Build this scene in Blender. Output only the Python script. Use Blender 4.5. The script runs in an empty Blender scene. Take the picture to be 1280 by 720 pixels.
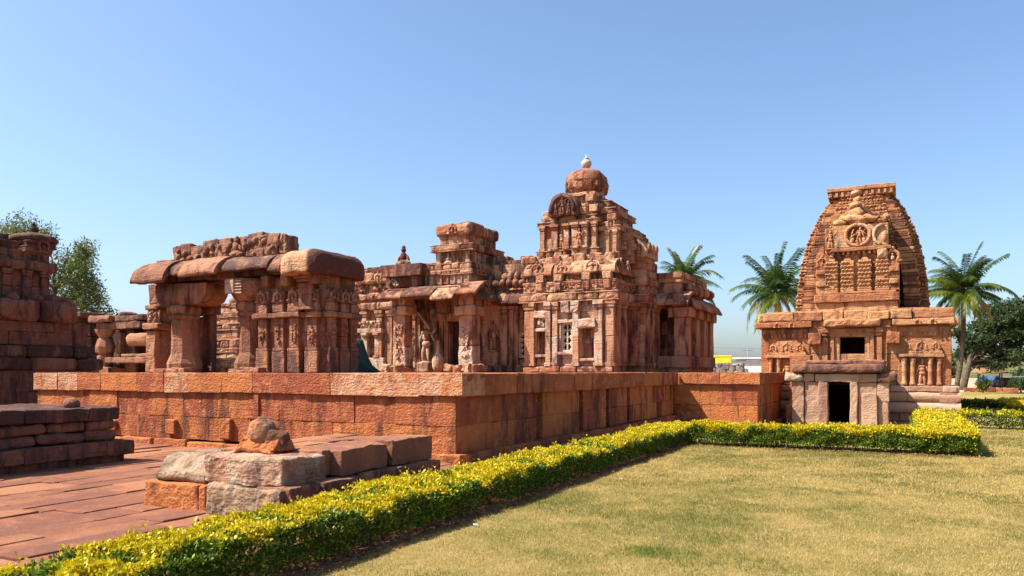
import bpy, math, random
import numpy as np
from mathutils import Vector

random.seed(7)
RNG = np.random.default_rng(11)
SC = bpy.context.scene
COL = SC.collection
R = math.radians

# ------------------------------------------------------------------ camera
EYE = 1.72
cam = bpy.data.cameras.new("camera")
cam.lens = 27.0
cam.sensor_width = 36.0
cam.shift_y = 0.0816
cam.clip_end = 3000
cam_ob = bpy.data.objects.new("camera", cam)
cam_ob.location = (0, 0, EYE)
cam_ob.rotation_euler = (R(90), 0, R(27.04))
COL.objects.link(cam_ob)
SC.camera = cam_ob

# ------------------------------------------------------------------ sky and sun
SUN_DIR = Vector((-0.65, -0.44, 1.0)).normalized()
ELEV = math.asin(SUN_DIR.z)
AZ = math.atan2(SUN_DIR.x, SUN_DIR.y)
world = bpy.data.worlds.new("World")
SC.world = world
world.use_nodes = True
wn, wl = world.node_tree.nodes, world.node_tree.links
wn.clear()
w_out = wn.new("ShaderNodeOutputWorld")
w_bg = wn.new("ShaderNodeBackground")
w_sky = wn.new("ShaderNodeTexSky")
w_sky.sky_type = 'NISHITA'
w_sky.sun_disc = False
w_sky.sun_elevation = ELEV
w_sky.sun_rotation = AZ
w_sky.altitude = 0
w_sky.air_density = 1.0
w_sky.dust_density = 1.9
w_sky.ozone_density = 5.2
w_bg.inputs[1].default_value = 0.09
wl.new(w_sky.outputs[0], w_bg.inputs[0])
wl.new(w_bg.outputs[0], w_out.inputs[0])

sun = bpy.data.lights.new("sun", 'SUN')
sun.energy = 5.0
sun.angle = R(0.5)
sun.color = (1.0, 0.93, 0.82)
sun_ob = bpy.data.objects.new("sun", sun)
sun_ob.rotation_euler = SUN_DIR.to_track_quat('Z', 'Y').to_euler()
sun_ob.location = (-40, -40, 60)
COL.objects.link(sun_ob)

SC.view_settings.view_transform = 'Standard'
SC.view_settings.look = 'None'
SC.view_settings.exposure = 1.38
SC.view_settings.gamma = 1.0
SC.view_settings.use_curve_mapping = False
SC.cycles.max_bounces = 6
SC.cycles.diffuse_bounces = 3
SC.cycles.transparent_max_bounces = 6

# ------------------------------------------------------------------ noise
_T = np.random.default_rng(3).random((4096, 3)) * 2 - 1


def vnoise(P):
    """smooth 3-vector value noise at points P"""
    i = np.floor(P).astype(np.int64)
    f = P - i
    f = f * f * (3 - 2 * f)
    out = np.zeros((len(P), 3))
    for a in (0, 1):
        for b in (0, 1):
            for c in (0, 1):
                h = ((i[:, 0] + a) * 73856093 ^ (i[:, 1] + b) * 19349663 ^ (i[:, 2] + c) * 83492791) & 4095
                w = (f[:, 0] if a else 1 - f[:, 0]) * (f[:, 1] if b else 1 - f[:, 1]) * (f[:, 2] if c else 1 - f[:, 2])
                out += _T[h] * w[:, None]
    return out


# ------------------------------------------------------------------ frames: local (u along, v outwards, w up) -> world
class Frame:
    def __init__(self, o, u, v, w=(0, 0, 1)):
        self.o = np.array(o, float)
        self.m = np.array([u, v, w], float)
        self.flip = np.linalg.det(self.m) < 0

    def tr(self, P):
        return P @ self.m + self.o


WORLD = Frame((0, 0, 0), (1, 0, 0), (0, 1, 0))


def front(y):      # a face that looks towards -Y: u = world X, v = distance out of the face
    return Frame((0, y, 0), (1, 0, 0), (0, -1, 0))


def right(x):      # a face that looks towards +X: u = world Y
    return Frame((x, 0, 0), (0, 1, 0), (1, 0, 0))


def left(x):
    return Frame((x, 0, 0), (0, 1, 0), (-1, 0, 0))


def turned(x, y, z, deg, tilt=0, roll=0):
    a, b, c = R(deg), R(tilt), R(roll)
    from mathutils import Euler
    m = Euler((b, c, a)).to_matrix()
    return Frame((x, y, z), m.col[0], m.col[1], m.col[2])


_cache = {}


def _lattice(na, nb, nc):
    k = (na, nb, nc)
    if k in _cache:
        return _cache[k]
    idx = -np.ones((na + 1, nb + 1, nc + 1), int)
    g = np.stack(np.meshgrid(np.arange(na + 1), np.arange(nb + 1), np.arange(nc + 1), indexing='ij'), -1).reshape(-1, 3)
    on = (g[:, 0] == 0) | (g[:, 0] == na) | (g[:, 1] == 0) | (g[:, 1] == nb) | (g[:, 2] == 0) | (g[:, 2] == nc)
    s = g[on]
    idx[s[:, 0], s[:, 1], s[:, 2]] = np.arange(len(s))
    q = []

    def face(A, flip):
        a, b, c, d = A[:-1, :-1], A[1:, :-1], A[1:, 1:], A[:-1, 1:]
        F = np.stack([a, b, c, d], -1).reshape(-1, 4)
        q.append(F[:, ::-1] if flip else F)
    face(idx[:, :, 0], True)
    face(idx[:, :, nc], False)
    face(idx[:, 0, :], False)
    face(idx[:, nb, :], True)
    face(idx[0, :, :], True)
    face(idx[na, :, :], False)
    _cache[k] = (s, np.concatenate(q))
    return _cache[k]


class MB:
    def __init__(self):
        self.V, self.Q, self.T3, self.C = [], [], [], []
        self.SQ, self.ST = [], []
        self.n = 0

    def add(self, V, quads=None, tris=None, col=(.5, 0, 0), smooth=False, fr=None, rough=0.0, freq=2.3, shift=None):
        V = np.asarray(V, float)
        flip = False
        if fr is not None:
            V = fr.tr(V)
            flip = fr.flip
        if rough:
            sh = RNG.random(3) * 60 if shift is None else shift
            V = V + rough * (vnoise(V * freq + sh) + .55 * vnoise(V * freq * 3.1 + sh) + .42 * vnoise(V * freq * 8 + sh))
        if quads is not None and len(quads):
            q = np.asarray(quads, int)
            if flip:
                q = q[:, ::-1]
            self.Q.append(q + self.n)
            self.SQ.append(np.full(len(q), smooth))
        if tris is not None and len(tris):
            t = np.asarray(tris, int)
            if flip:
                t = t[:, ::-1]
            self.T3.append(t + self.n)
            self.ST.append(np.full(len(t), smooth))
        c = np.asarray(col, float)
        if c.ndim == 1:
            c = np.tile(c, (len(V), 1))
        self.V.append(V)
        self.C.append(c)
        self.n += len(V)

    # a worn stone block
    def box(self, u0, u1, v0, v1, w0, w1, fr=None, r=.015, rs=1, seg=.4, rough=.008, col=None, smooth=False, taper=None, wmin=None, colf=None):
        L = np.array([u1 - u0, v1 - v0, w1 - w0])
        if L.min() <= 0:
            return
        if smooth and r < .2:
            r, smooth = r * .6, False
        r = min(r, .49 * L.min())
        ax = []
        for l in L:
            n = max(1, int(math.ceil((l - 2 * r) / seg)))
            n = min(n, 40)
            e = [r * (1 - math.cos(math.pi / 2 * k / rs)) for k in range(rs)] if rs > 1 else [0.0]
            ax.append(np.array(e + list(np.linspace(r, l - r, n + 1)) + [l - x for x in e[::-1]]))
        s, q = _lattice(len(ax[0]) - 1, len(ax[1]) - 1, len(ax[2]) - 1)
        P = np.stack([ax[0][s[:, 0]], ax[1][s[:, 1]], ax[2][s[:, 2]]], -1)
        inner = np.clip(P, r, L - r)
        d = P - inner
        ln = np.linalg.norm(d, axis=1, keepdims=True)
        P = inner + np.where(ln > 1e-9, d / np.maximum(ln, 1e-9) * r, 0)
        if taper:
            k = 1 - taper * (P[:, 2:3] / L[2])
            P[:, :2] = (P[:, :2] - L[:2] / 2) * k + L[:2] / 2
        P = P + np.array([u0, v0, w0])
        if wmin is not None:
            P[:, 2] = np.maximum(P[:, 2], wmin)
        if col is None:
            col = (random.random(), 0, 0)
        if colf is not None:
            col = colf(P)
        self.add(P, q, None, col, smooth, fr, rough)

    # closed profile [(v, w)...] swept along u, ends capped
    def sweep(self, prof, u0, u1, fr=None, nseg=6, rough=.01, col=None, smooth=True, freq=2.3):
        p = np.array(prof, float)
        m = len(p)
        us = np.linspace(u0, u1, nseg + 1)
        V = np.concatenate([np.column_stack([np.full(m, u), p]) for u in us])
        i = np.arange(m)
        j = (i + 1) % m
        q = np.concatenate([np.stack([k * m + i, k * m + j, (k + 1) * m + j, (k + 1) * m + i], -1) for k in range(nseg)])
        area = 0.5 * np.sum(p[i, 0] * p[j, 1] - p[j, 0] * p[i, 1])
        if area < 0:
            q = q[:, ::-1]
        c = p.mean(0)
        if col is None:
            col = (random.random(), 0, 0)
        sh = RNG.random(3) * 60
        self.add(V, q, None, col, smooth, fr, rough, freq, sh)
        for u, fl in ((u0, True), (u1, False)):
            W = np.column_stack([np.full(m + 1, u), np.vstack([p, c])])
            t = np.stack([i, j, np.full(m, m)], -1)
            if (area < 0) != fl:
                t = t[:, ::-1]
            self.add(W, None, t, col, False, fr, rough, freq, sh)

    # turned shape: profile [(r, z)...]
    def lathe(self, x, y, prof, n=16, fr=None, rough=.008, col=None, smooth=True, oct_=False, sx=1, sy=1, rot=0.0):
        p = np.array(prof, float)
        if oct_:
            n = 8
        a = np.arange(n) / n * 2 * math.pi + (math.pi / 8 if oct_ else 0) + rot
        V = np.concatenate([np.column_stack([x + r_ * np.cos(a) * sx, y + r_ * np.sin(a) * sy, np.full(n, z)]) for r_, z in p])
        i = np.arange(n)
        j = (i + 1) % n
        q = np.concatenate([np.stack([k * n + i, k * n + j, (k + 1) * n + j, (k + 1) * n + i], -1) for k in range(len(p) - 1)])
        V = np.vstack([V, [x, y, p[0, 1]], [x, y, p[-1, 1]]])
        b, t = len(V) - 2, len(V) - 1
        tri = np.concatenate([np.stack([j, i, np.full(n, b)], -1), np.stack([(len(p) - 1) * n + i, (len(p) - 1) * n + j, np.full(n, t)], -1)])
        if col is None:
            col = (random.random(), 0, 0)
        self.add(V, q, tri, col, smooth, fr, rough)

    def blob(self, c, rad, fr=None, nu=8, nv=6, rough=0.0, col=None, tilt=0.0):
        th = np.linspace(0, math.pi, nv + 1)[1:-1]
        ph = np.arange(nu) / nu * 2 * math.pi
        P = [np.column_stack([np.sin(t) * np.cos(ph), np.sin(t) * np.sin(ph), np.full(nu, np.cos(t))]) for t in th]
        V = np.vstack(P + [[[0, 0, 1]], [[0, 0, -1]]])
        m = nv - 1
        i = np.arange(nu)
        j = (i + 1) % nu
        q = np.concatenate([np.stack([(k + 1) * nu + i, (k + 1) * nu + j, k * nu + j, k * nu + i], -1) for k in range(m - 1)])
        t1 = np.stack([i, j, np.full(nu, m * nu)], -1)
        t2 = np.stack([(m - 1) * nu + j, (m - 1) * nu + i, np.full(nu, m * nu + 1)], -1)
        V = V * np.array(rad)
        if tilt:      # lean in the u-w plane
            ct, st = math.cos(tilt), math.sin(tilt)
            V = np.column_stack([V[:, 0] * ct + V[:, 2] * st, V[:, 1], -V[:, 0] * st + V[:, 2] * ct])
        V = V + np.array(c)
        if col is None:
            col = (random.random(), 0, 0)
        self.add(V, q, np.concatenate([t1, t2]), col, True, fr, rough)

    def tube(self, pts, rad, n=7, fr=None, col=None, rough=0.0, smooth=True):
        pts = np.array(pts, float)
        rad = np.broadcast_to(np.asarray(rad, float), (len(pts),))
        T = np.gradient(pts, axis=0)
        T /= np.linalg.norm(T, axis=1, keepdims=True) + 1e-9
        ref = np.array([0.123, 0.2, 1.0]) if abs(T[0, 2]) < .9 else np.array([1.0, 0.1, 0.05])
        V = []
        a = np.arange(n) / n * 2 * math.pi
        for p, t, r_ in zip(pts, T, rad):
            A = np.cross(t, ref)
            A /= np.linalg.norm(A)
            B = np.cross(t, A)
            V.append(p + r_ * (np.cos(a)[:, None] * A + np.sin(a)[:, None] * B))
        V = np.concatenate(V)
        i = np.arange(n)
        j = (i + 1) % n
        q = np.concatenate([np.stack([k * n + i, k * n + j, (k + 1) * n + j, (k + 1) * n + i], -1) for k in range(len(pts) - 1)])
        V = np.vstack([V, pts[0], pts[-1]])
        e = (len(pts) - 1) * n
        tri = np.concatenate([np.stack([j, i, np.full(n, len(V) - 2)], -1), np.stack([e + i, e + j, np.full(n, len(V) - 1)], -1)])
        if col is None:
            col = (random.random(), 0, 0)
        self.add(V, q, tri, col, smooth, fr, rough)

    def build(self, name, mat, parent=None):
        V = np.concatenate(self.V)
        C = np.concatenate(self.C)
        Q = np.concatenate(self.Q) if self.Q else np.zeros((0, 4), int)
        T = np.concatenate(self.T3) if self.T3 else np.zeros((0, 3), int)
        S = np.concatenate(self.SQ + self.ST) if (self.SQ or self.ST) else np.zeros(0, bool)
        off = np.zeros(3)
        p = parent
        while p is not None:
            off = off + np.array(p.location)
            p = p.parent
        me = bpy.data.meshes.new(name)
        me.vertices.add(len(V))
        me.vertices.foreach_set("co", (V - off).astype(np.float32).ravel())
        nl = Q.size + T.size
        me.loops.add(nl)
        me.loops.foreach_set("vertex_index", np.concatenate([Q.ravel(), T.ravel()]).astype(np.int32))
        me.polygons.add(len(Q) + len(T))
        st = np.concatenate([np.arange(len(Q)) * 4, Q.size + np.arange(len(T)) * 3]).astype(np.int32)
        me.polygons.foreach_set("loop_start", st)
        me.polygons.foreach_set("use_smooth", S)
        at = me.attributes.new("tint", 'FLOAT_COLOR', 'POINT')
        at.data.foreach_set("color", np.column_stack([C, np.ones(len(C))]).astype(np.float32).ravel())
        me.update(calc_edges=True)
        me.validate()
        me.materials.append(mat)
        o = bpy.data.objects.new(name, me)
        COL.objects.link(o)
        if parent is not None:
            o.parent = parent
        return o


def tag(o, label, cat, group=None, kind=None):
    o["label"] = label
    o["category"] = cat
    if group:
        o["group"] = group
    if kind:
        o["kind"] = kind
    return o


def thing(name, loc, label, cat, group=None):
    o = bpy.data.objects.new(name, None)
    o.location = loc
    o.empty_display_size = .3
    COL.objects.link(o)
    return tag(o, label, cat, group)


# ------------------------------------------------------------------ materials
AL = .72      # overall reflectance of everything in the place, so that sun and sky can stay at their own strengths


class NT:
    def __init__(self, name):
        self.m = bpy.data.materials.new(name)
        self.m.use_nodes = True
        self.t = self.m.node_tree
        self.t.nodes.clear()
        self.out = self.t.nodes.new("ShaderNodeOutputMaterial")

    def n(self, typ, **kw):
        x = self.t.nodes.new(typ)
        for k, v in kw.items():
            setattr(x, k, v)
        return x

    def l(self, a, b):
        self.t.links.new(a, b)

    def sock(self, x, s):
        if isinstance(s, (int, float)):
            x.default_value = s
        elif isinstance(s, tuple):
            x.default_value = s if len(s) == 4 else (*s, 1)
        else:
            self.l(s, x)

    def math(self, op, a, b=0.0, c=0.0, clamp=False):
        x = self.n("ShaderNodeMath", operation=op, use_clamp=clamp)
        for i, s in enumerate((a, b, c)):
            if i < len(x.inputs):
                self.sock(x.inputs[i], s)
        return x.outputs[0]

    def mix(self, f, a, b, mode='MIX'):
        x = self.n("ShaderNodeMix", data_type='RGBA', blend_type=mode)
        self.sock(x.inputs[0], f)
        self.sock(x.inputs[6], a)
        self.sock(x.inputs[7], b)
        return x.outputs[2]

    def noise(self, vec, scale, detail=4, rough=.55, dist=0.0):
        x = self.n("ShaderNodeTexNoise")
        x.inputs["Scale"].default_value = scale
        x.inputs["Detail"].default_value = detail
        x.inputs["Roughness"].default_value = rough
        x.inputs["Distortion"].default_value = dist
        if vec is not None:
            self.l(vec, x.inputs["Vector"])
        return x.outputs[0]

    def ramp(self, f, a, b):
        x = self.n("ShaderNodeMapRange", interpolation_type='SMOOTHSTEP')
        self.sock(x.inputs[0], f)
        x.inputs[1].default_value = a
        x.inputs[2].default_value = b
        return x.outputs[0]

    def mapping(self, vec, scale=(1, 1, 1), loc=(0, 0, 0)):
        x = self.n("ShaderNodeMapping")
        x.inputs["Scale"].default_value = scale
        x.inputs["Location"].default_value = loc
        self.l(vec, x.inputs["Vector"])
        return x.outputs[0]


def stone(name, c1, c2, c3, pale=(.55, .42, .32), dark=(.07, .045, .04), bump=.5, chisel=1.0, loc=(0, 0, 0), patina=.55, fine=1.0, dirt=.0, bed=.6, crust=.0):
    c1, c2, c3, pale, dark = (tuple(AL * x for x in c) for c in (c1, c2, c3, pale, dark))
    t = NT(name)
    geo = t.n("ShaderNodeNewGeometry")
    pos = t.mapping(geo.outputs["Position"], (1, 1, 1), loc)
    at = t.n("ShaderNodeAttribute", attribute_name="tint")
    sp = t.n("ShaderNodeSeparateColor")
    t.l(at.outputs["Color"], sp.inputs[0])
    big = t.noise(pos, .9, 5, .6, .4)
    mid = t.noise(pos, 4.5, 5, .6, .3)
    fin = t.noise(pos, 26, 4, .65)
    f = t.math('ADD', t.math('MULTIPLY', sp.outputs[0], .75), t.math('MULTIPLY', t.math('SUBTRACT', big, .5), 1.2))
    col = t.mix(t.ramp(f, .0, .75), c1, c2)
    col = t.mix(t.math('MULTIPLY', t.ramp(mid, .48, .72), .75), col, c3)
    # lime crust and flaking
    pf = t.math('ADD', t.math('ADD', sp.outputs[2], crust), t.math('MULTIPLY', t.math('SUBTRACT', t.noise(pos, 2.6, 6, .65, .6), .5), 1.1))
    col = t.mix(t.math('MULTIPLY', t.ramp(pf, .32, .6), .85), col, pale)
    # lichen and old black weathering, streaked downwards
    st = t.noise(t.mapping(geo.outputs["Position"], (3.0, 3.0, .7), loc), 1.0, 6, .65, .3)
    df = t.math('ADD', t.math('ADD', t.math('MULTIPLY', sp.outputs[1], .62), dirt), t.math('MULTIPLY', t.math('SUBTRACT', st, .5), 2.1))
    col = t.mix(t.math('MULTIPLY', t.ramp(df, .16, .60), patina + .25), col, dark)
    gr = t.math('ADD', .72, t.math('MULTIPLY', fin, .56))
    g3 = t.n("ShaderNodeCombineColor")
    for i in range(3):
        t.l(gr, g3.inputs[i])
    col = t.mix(.8, col, g3.outputs[0], 'MULTIPLY')
    bs = t.n("ShaderNodeBsdfPrincipled")
    t.l(col, bs.inputs["Base Color"])
    bs.inputs["Roughness"].default_value = .92
    bs.inputs["Specular IOR Level"].default_value = .18
    vor = t.n("ShaderNodeTexVoronoi", feature='SMOOTH_F1')
    vor.inputs["Scale"].default_value = 21 * fine
    t.l(t.mapping(geo.outputs["Position"], (1, 1, 1.35), (3, 1, 2)), vor.inputs["Vector"])
    lay = t.noise(t.mapping(geo.outputs["Position"], (.8, .8, 7.0), loc), 2.0, 6, .6, .5)
    h0 = t.math('MULTIPLY', lay, bed)
    h = t.math('ADD', t.math('ADD', h0, t.noise(pos, 13 * fine, 9, .70)), t.math('MULTIPLY', vor.outputs[0], .55 * chisel))
    bp = t.n("ShaderNodeBump")
    bp.inputs["Strength"].default_value = bump
    bp.inputs["Distance"].default_value = .05
    t.l(h, bp.inputs["Height"])
    t.l(bp.outputs[0], bs.inputs["Normal"])
    t.l(bs.outputs[0], t.out.inputs[0])
    return t.m


def leafmat(name, trans=.35, rough=.5, spec=.3):
    t = NT(name)
    at0 = t.n("ShaderNodeAttribute", attribute_name="tint")
    col = t.mix(1.0, at0.outputs["Color"], (AL, AL, AL), 'MULTIPLY')
    bs = t.n("ShaderNodeBsdfPrincipled")
    t.l(col, bs.inputs["Base Color"])
    bs.inputs["Roughness"].default_value = rough
    bs.inputs["Specular IOR Level"].default_value = spec
    tr = t.n("ShaderNodeBsdfTranslucent")
    t.l(col, tr.inputs[0])
    mx = t.n("ShaderNodeMixShader")
    mx.inputs[0].default_value = trans
    t.l(bs.outputs[0], mx.inputs[1])
    t.l(tr.outputs[0], mx.inputs[2])
    t.l(mx.outputs[0], t.out.inputs[0])
    return t.m


def plain(name, c, c2=None, scale=3.0, rough=.8, bump=.2, det=5):
    c, c2 = tuple(AL * x for x in c), (tuple(AL * x for x in c2) if c2 else None)
    t = NT(name)
    geo = t.n("ShaderNodeNewGeometry")
    n1 = t.noise(geo.outputs["Position"], scale, det, .6)
    col = t.mix(t.ramp(n1, .3, .7), c, c2 or tuple(x * .7 for x in c))
    bs = t.n("ShaderNodeBsdfPrincipled")
    t.l(col, bs.inputs["Base Color"])
    bs.inputs["Roughness"].default_value = rough
    bs.inputs["Specular IOR Level"].default_value = .2
    bp = t.n("ShaderNodeBump")
    bp.inputs["Strength"].default_value = bump
    bp.inputs["Distance"].default_value = .05
    t.l(t.noise(geo.outputs["Position"], scale * 6, 6, .65), bp.inputs["Height"])
    t.l(bp.outputs[0], bs.inputs["Normal"])
    t.l(bs.outputs[0], t.out.inputs[0])
    return t.m


M = {}
M['red'] = stone('red_sandstone', (.53, .175, .055), (.34, .09, .042), (.58, .245, .09), (.60, .35, .21), (.10, .035, .022), bump=.8, chisel=1.0, patina=.6, dirt=.05)
M['temple'] = stone('buff_pink_sandstone', (.63, .365, .21), (.38, .145, .08), (.50, .25, .13), (.63, .50, .39), (.075, .030, .026), bump=1.0, loc=(5, 3, 1), dirt=.15, crust=.10, bed=1.0, patina=.62)
M['purple'] = stone('purple_brown_sandstone', (.42, .20, .11), (.27, .115, .07), (.48, .24, .12), (.58, .43, .30), (.06, .036, .036), bump=.9, loc=(1, 9, 4), crust=.07, dirt=.08, bed=.9)
M['gable'] = stone('orange_tan_sandstone', (.61, .315, .145), (.42, .155, .07), (.54, .28, .14), (.64, .49, .37), (.10, .042, .03), bump=.9, loc=(8, 2, 7), crust=.08, dirt=.12, bed=.9)
M['pink'] = stone('pinkish_stone', (.56, .36, .235), (.43, .225, .145), (.54, .31, .19), (.62, .48, .40), (.20, .10, .09), bump=.6, loc=(2, 2, 2), patina=.4)
M['dark'] = stone('dark_weathered_sandstone', (.31, .14, .085), (.19, .085, .058), (.36, .17, .09), (.45, .32, .24), (.045, .03, .028), bump=.9, loc=(4, 7, 2), dirt=.08)
M['grey'] = stone('grey_weathered_stone', (.42, .275, .165), (.34, .20, .115), (.45, .26, .13), (.52, .39, .27), (.085, .058, .042), bump=.9, loc=(6, 1, 3))
M['lime'] = stone('pale_limestone', (.46, .36, .275), (.38, .28, .20), (.46, .32, .22), (.58, .49, .40), (.16, .10, .07), bump=.6, loc=(1, 1, 8))
M['pave'] = stone('red_paving_stone', (.36, .155, .075), (.20, .075, .045), (.34, .14, .07), (.43, .23, .13), (.16, .07, .06), bump=.5, chisel=.5, patina=.3, bed=.0, loc=(3, 3, 3))
M['leaf'] = leafmat('hedge_leaf', .3, .5, .3)
M['tree'] = leafmat('tree_leaf', .3, .55, .25)
M['palm'] = leafmat('palm_leaf', .3, .42, .4)
M['blade'] = leafmat('grass_blade', .3, .7, .1)
M['bark'] = plain('bark', (.17, .125, .085), (.08, .058, .042), 6, .9, .6)
M['soil'] = plain('soil', (.30, .13, .07), (.16, .08, .05), 5, .95, .7)
M['sand'] = plain('sandy_path', (.56, .37, .24), (.48, .30, .19), 2, .95, .3)
M['yellow'] = plain('yellow_paint', (.80, .62, .02), (.72, .55, .03), 2, .7, .05)
M['white'] = plain('white_plaster', (.78, .77, .74), (.66, .65, .62), 1.5, .8, .1)
M['rubble'] = plain('grey_rubble', (.42, .36, .31), (.14, .11, .10), 2.2, .95, .9)
M['tarp'] = plain('dark_green_cloth', (.03, .06, .05), (.018, .038, .035), 4, .75, .3)
M['thatch'] = plain('thatch', (.34, .21, .10), (.16, .09, .05), 5, .95, .8)
M['blue'] = plain('blue_metal', (.07, .12, .22), (.05, .09, .16), 3, .35, .02)
M['glass'] = plain('dark_glass', (.03, .04, .05), (.02, .03, .04), 3, .15, .0)
M['black'] = plain('black_rubber', (.02, .02, .02), (.03, .03, .03), 3, .8, .1)
M['metal'] = plain('grey_metal', (.25, .25, .26), (.18, .18, .19), 4, .5, .05)
M['paper'] = plain('white_paper', (.85, .85, .83), (.75, .75, .73), 9, .8, .1)


# ground materials
def ground_material():
    t = NT('dry_lawn')
    geo = t.n("ShaderNodeNewGeometry")
    p = geo.outputs["Position"]
    a = t.noise(p, .35, 5, .6, .6)
    b = t.noise(p, 2.2, 6, .65, .5)
    c = t.noise(p, 30, 5, .7)
    col = t.mix(t.ramp(t.math('ADD', t.math('MULTIPLY', a, .6), t.math('MULTIPLY', b, .4)), .40, .60), (.44, .31, .105), (.20, .185, .045))
    col = t.mix(t.math('MULTIPLY', t.ramp(t.noise(p, 1.1, 5, .7, 1.0), .52, .72), .6), col, (.56, .41, .18))
    col = t.mix(t.math('MULTIPLY', t.ramp(c, .35, .65), .55), col, (.24, .19, .06))
    col = t.mix(1.0, col, (AL, AL, AL), 'MULTIPLY')
    bs = t.n("ShaderNodeBsdfPrincipled")
    t.l(col, bs.inputs["Base Color"])
    bs.inputs["Roughness"].default_value = .95
    bs.inputs["Specular IOR Level"].default_value = .1
    bp = t.n("ShaderNodeBump")
    bp.inputs["Strength"].default_value = .8
    bp.inputs["Distance"].default_value = .04
    t.l(t.noise(p, 45, 6, .75), bp.inputs["Height"])
    t.l(bp.outputs[0], bs.inputs["Normal"])
    t.l(bs.outputs[0], t.out.inputs[0])
    return t.m


M['lawn'] = ground_material()


# ================================================================== GROUND
def court(x, y):
    """the court in front of the spired temple lies a little lower than the lawn"""
    s = lambda t: np.clip(t, 0, 1) ** 2 * (3 - 2 * np.clip(t, 0, 1))
    a = s((y - 18.9) / 6.0) * s((0.95 - x) / .5) * s((62 - y) / 10)
    b = s((y - 31.0) / 3.0) * s((3.2 - x) / 1.4) * s((62 - y) / 10)
    return -.42 * np.maximum(a, 0 * b)


def sheet(name, xs, ys, mat, dz=0.0, kind='structure', hole=None, rough=0.0):
    xs, ys = np.array(xs), np.array(ys)
    X, Y = np.meshgrid(xs, ys, indexing='ij')
    Z = court(X, Y) + dz
    V = np.stack([X, Y, Z], -1).reshape(-1, 3)
    if rough:
        V[:, 2] += rough * vnoise(V * 1.3)[:, 0]
    i = np.arange(len(xs) * len(ys)).reshape(len(xs), len(ys))
    q = np.stack([i[:-1, :-1], i[1:, :-1], i[1:, 1:], i[:-1, 1:]], -1).reshape(-1, 4)
    mb = MB()
    mb.add(V, q, None, (.5, 0, 0), True)
    o = mb.build(name, mat)
    o["kind"] = kind
    return o


gx = np.concatenate([[-1500, -700, -300, -150, -90, -60, -45], np.arange(-36, 6.1, .6), [8, 12, 20, 40, 80, 160, 400, 1500]])
gy = np.concatenate([[-60, -20, 0, 6, 12], np.arange(16, 40.1, .6), [44, 48, 52, 57, 62, 72, 100, 160, 300, 700, 1600]])
sheet('terrain', gx, gy, M['sand'], -.06)
sheet('lawn', np.concatenate([np.linspace(-4.62, 4, 18), [8, 14, 22, 35, 60]]), np.concatenate([np.linspace(-3, 31.2, 40)]), M['lawn'], 0.0)
sheet('lawn', [2.5, 6, 12, 24, 48, 70], [35.6, 40, 46, 52, 58, 66, 76], M['lawn'], -.012)
sheet('soil_bed', np.linspace(-5.62, -4.48, 5), np.linspace(0, 18.9, 40), M['soil'], .006, rough=.012)
sheet('soil_bed', np.linspace(-4.48, 1.45, 20), np.linspace(17.82, 18.86, 4), M['soil'], .006, rough=.01)

# ------------------------------------------------------------------ paved path of long red slabs
mb = MB()
x = -5.66
while x > -24:
    w = random.uniform(.30, .56)
    y = random.uniform(-1.5, .0)
    while y < 12.45:
        l = random.uniform(.9, 2.6)
        y1 = min(y + l, 12.46)
        if y1 - y > .15:
            mb.box(x - w + .006, x - .006, y + .006, y1 - .006, -.3, random.uniform(-.016, .016) - .012, r=.014, seg=.5, rough=.008,
                   col=(random.random() ** .8, .1 if random.random() < .75 else .5, .15 * (random.random() < .3)))
        y = y1
    x -= w
o = mb.build('paved_path', M['pave'])
o["kind"] = 'structure'


# ================================================================== STONE HELPERS
def cuts(u0, u1, lmin, lmax):
    out = [u0]
    while u1 - out[-1] > lmax:
        out.append(out[-1] + random.uniform(lmin, lmax))
    if u1 - out[-1] < lmin * .5 and len(out) > 1:
        out.pop()
    out.append(u1)
    return out


def masonry(mb, fr, u0, u1, rows, lens=(.5, 1.1), holes=(), v=0., depth=.35, jit=.018, r=.016, rough=.01, dk=.2, pl=.05, seg=.35, gap=.0025):
    for (w0, w1) in rows:
        spans = [(u0, u1)]
        for (a, b, c, d) in holes:
            if d <= w0 + .01 or c >= w1 - .01:
                continue
            ns = []
            for (s, e) in spans:
                if b <= s or a >= e:
                    ns.append((s, e))
                else:
                    if a - s > .02:
                        ns.append((s, a))
                    if e - b > .02:
                        ns.append((b, e))
            spans = ns
        for (s, e) in spans:
            cc = cuts(s, e, *lens)
            for a, b in zip(cc[:-1], cc[1:]):
                mb.box(a + gap, b - gap, v - depth, v + random.uniform(-jit, jit), w0 + gap, w1 - gap, fr, r=r, seg=seg, rough=rough,
                       col=(random.random(), dk * random.uniform(.3, 1.6), pl * random.uniform(0, 2)))


def rows_of(w0, w1, n, jit=.12):
    h = [1 + random.uniform(-jit, jit) for _ in range(n)]
    s = sum(h)
    out, w = [], w0
    for k in h:
        out.append((w, w + k / s * (w1 - w0)))
        w = out[-1][1]
    return out


def roll(mb, fr, u0, u1, w0, w1, v0, v1, lens=(.5, 1.2), dk=.25, pl=.05, rough=.02, k=.33):
    """course of rounded, worn blocks"""
    cc = cuts(u0, u1, *lens)
    h = w1 - w0
    for a, b in zip(cc[:-1], cc[1:]):
        mb.box(a + .006, b - .006, v0, v1 + random.uniform(-.03, .035), w0, w1 + random.uniform(-.02, .02), fr, r=h * k, rs=3, seg=.14, rough=rough * 1.25,
               smooth=False, col=(random.random(), dk * random.uniform(.3, 2.4), pl * random.uniform(0, 2)))


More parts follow.
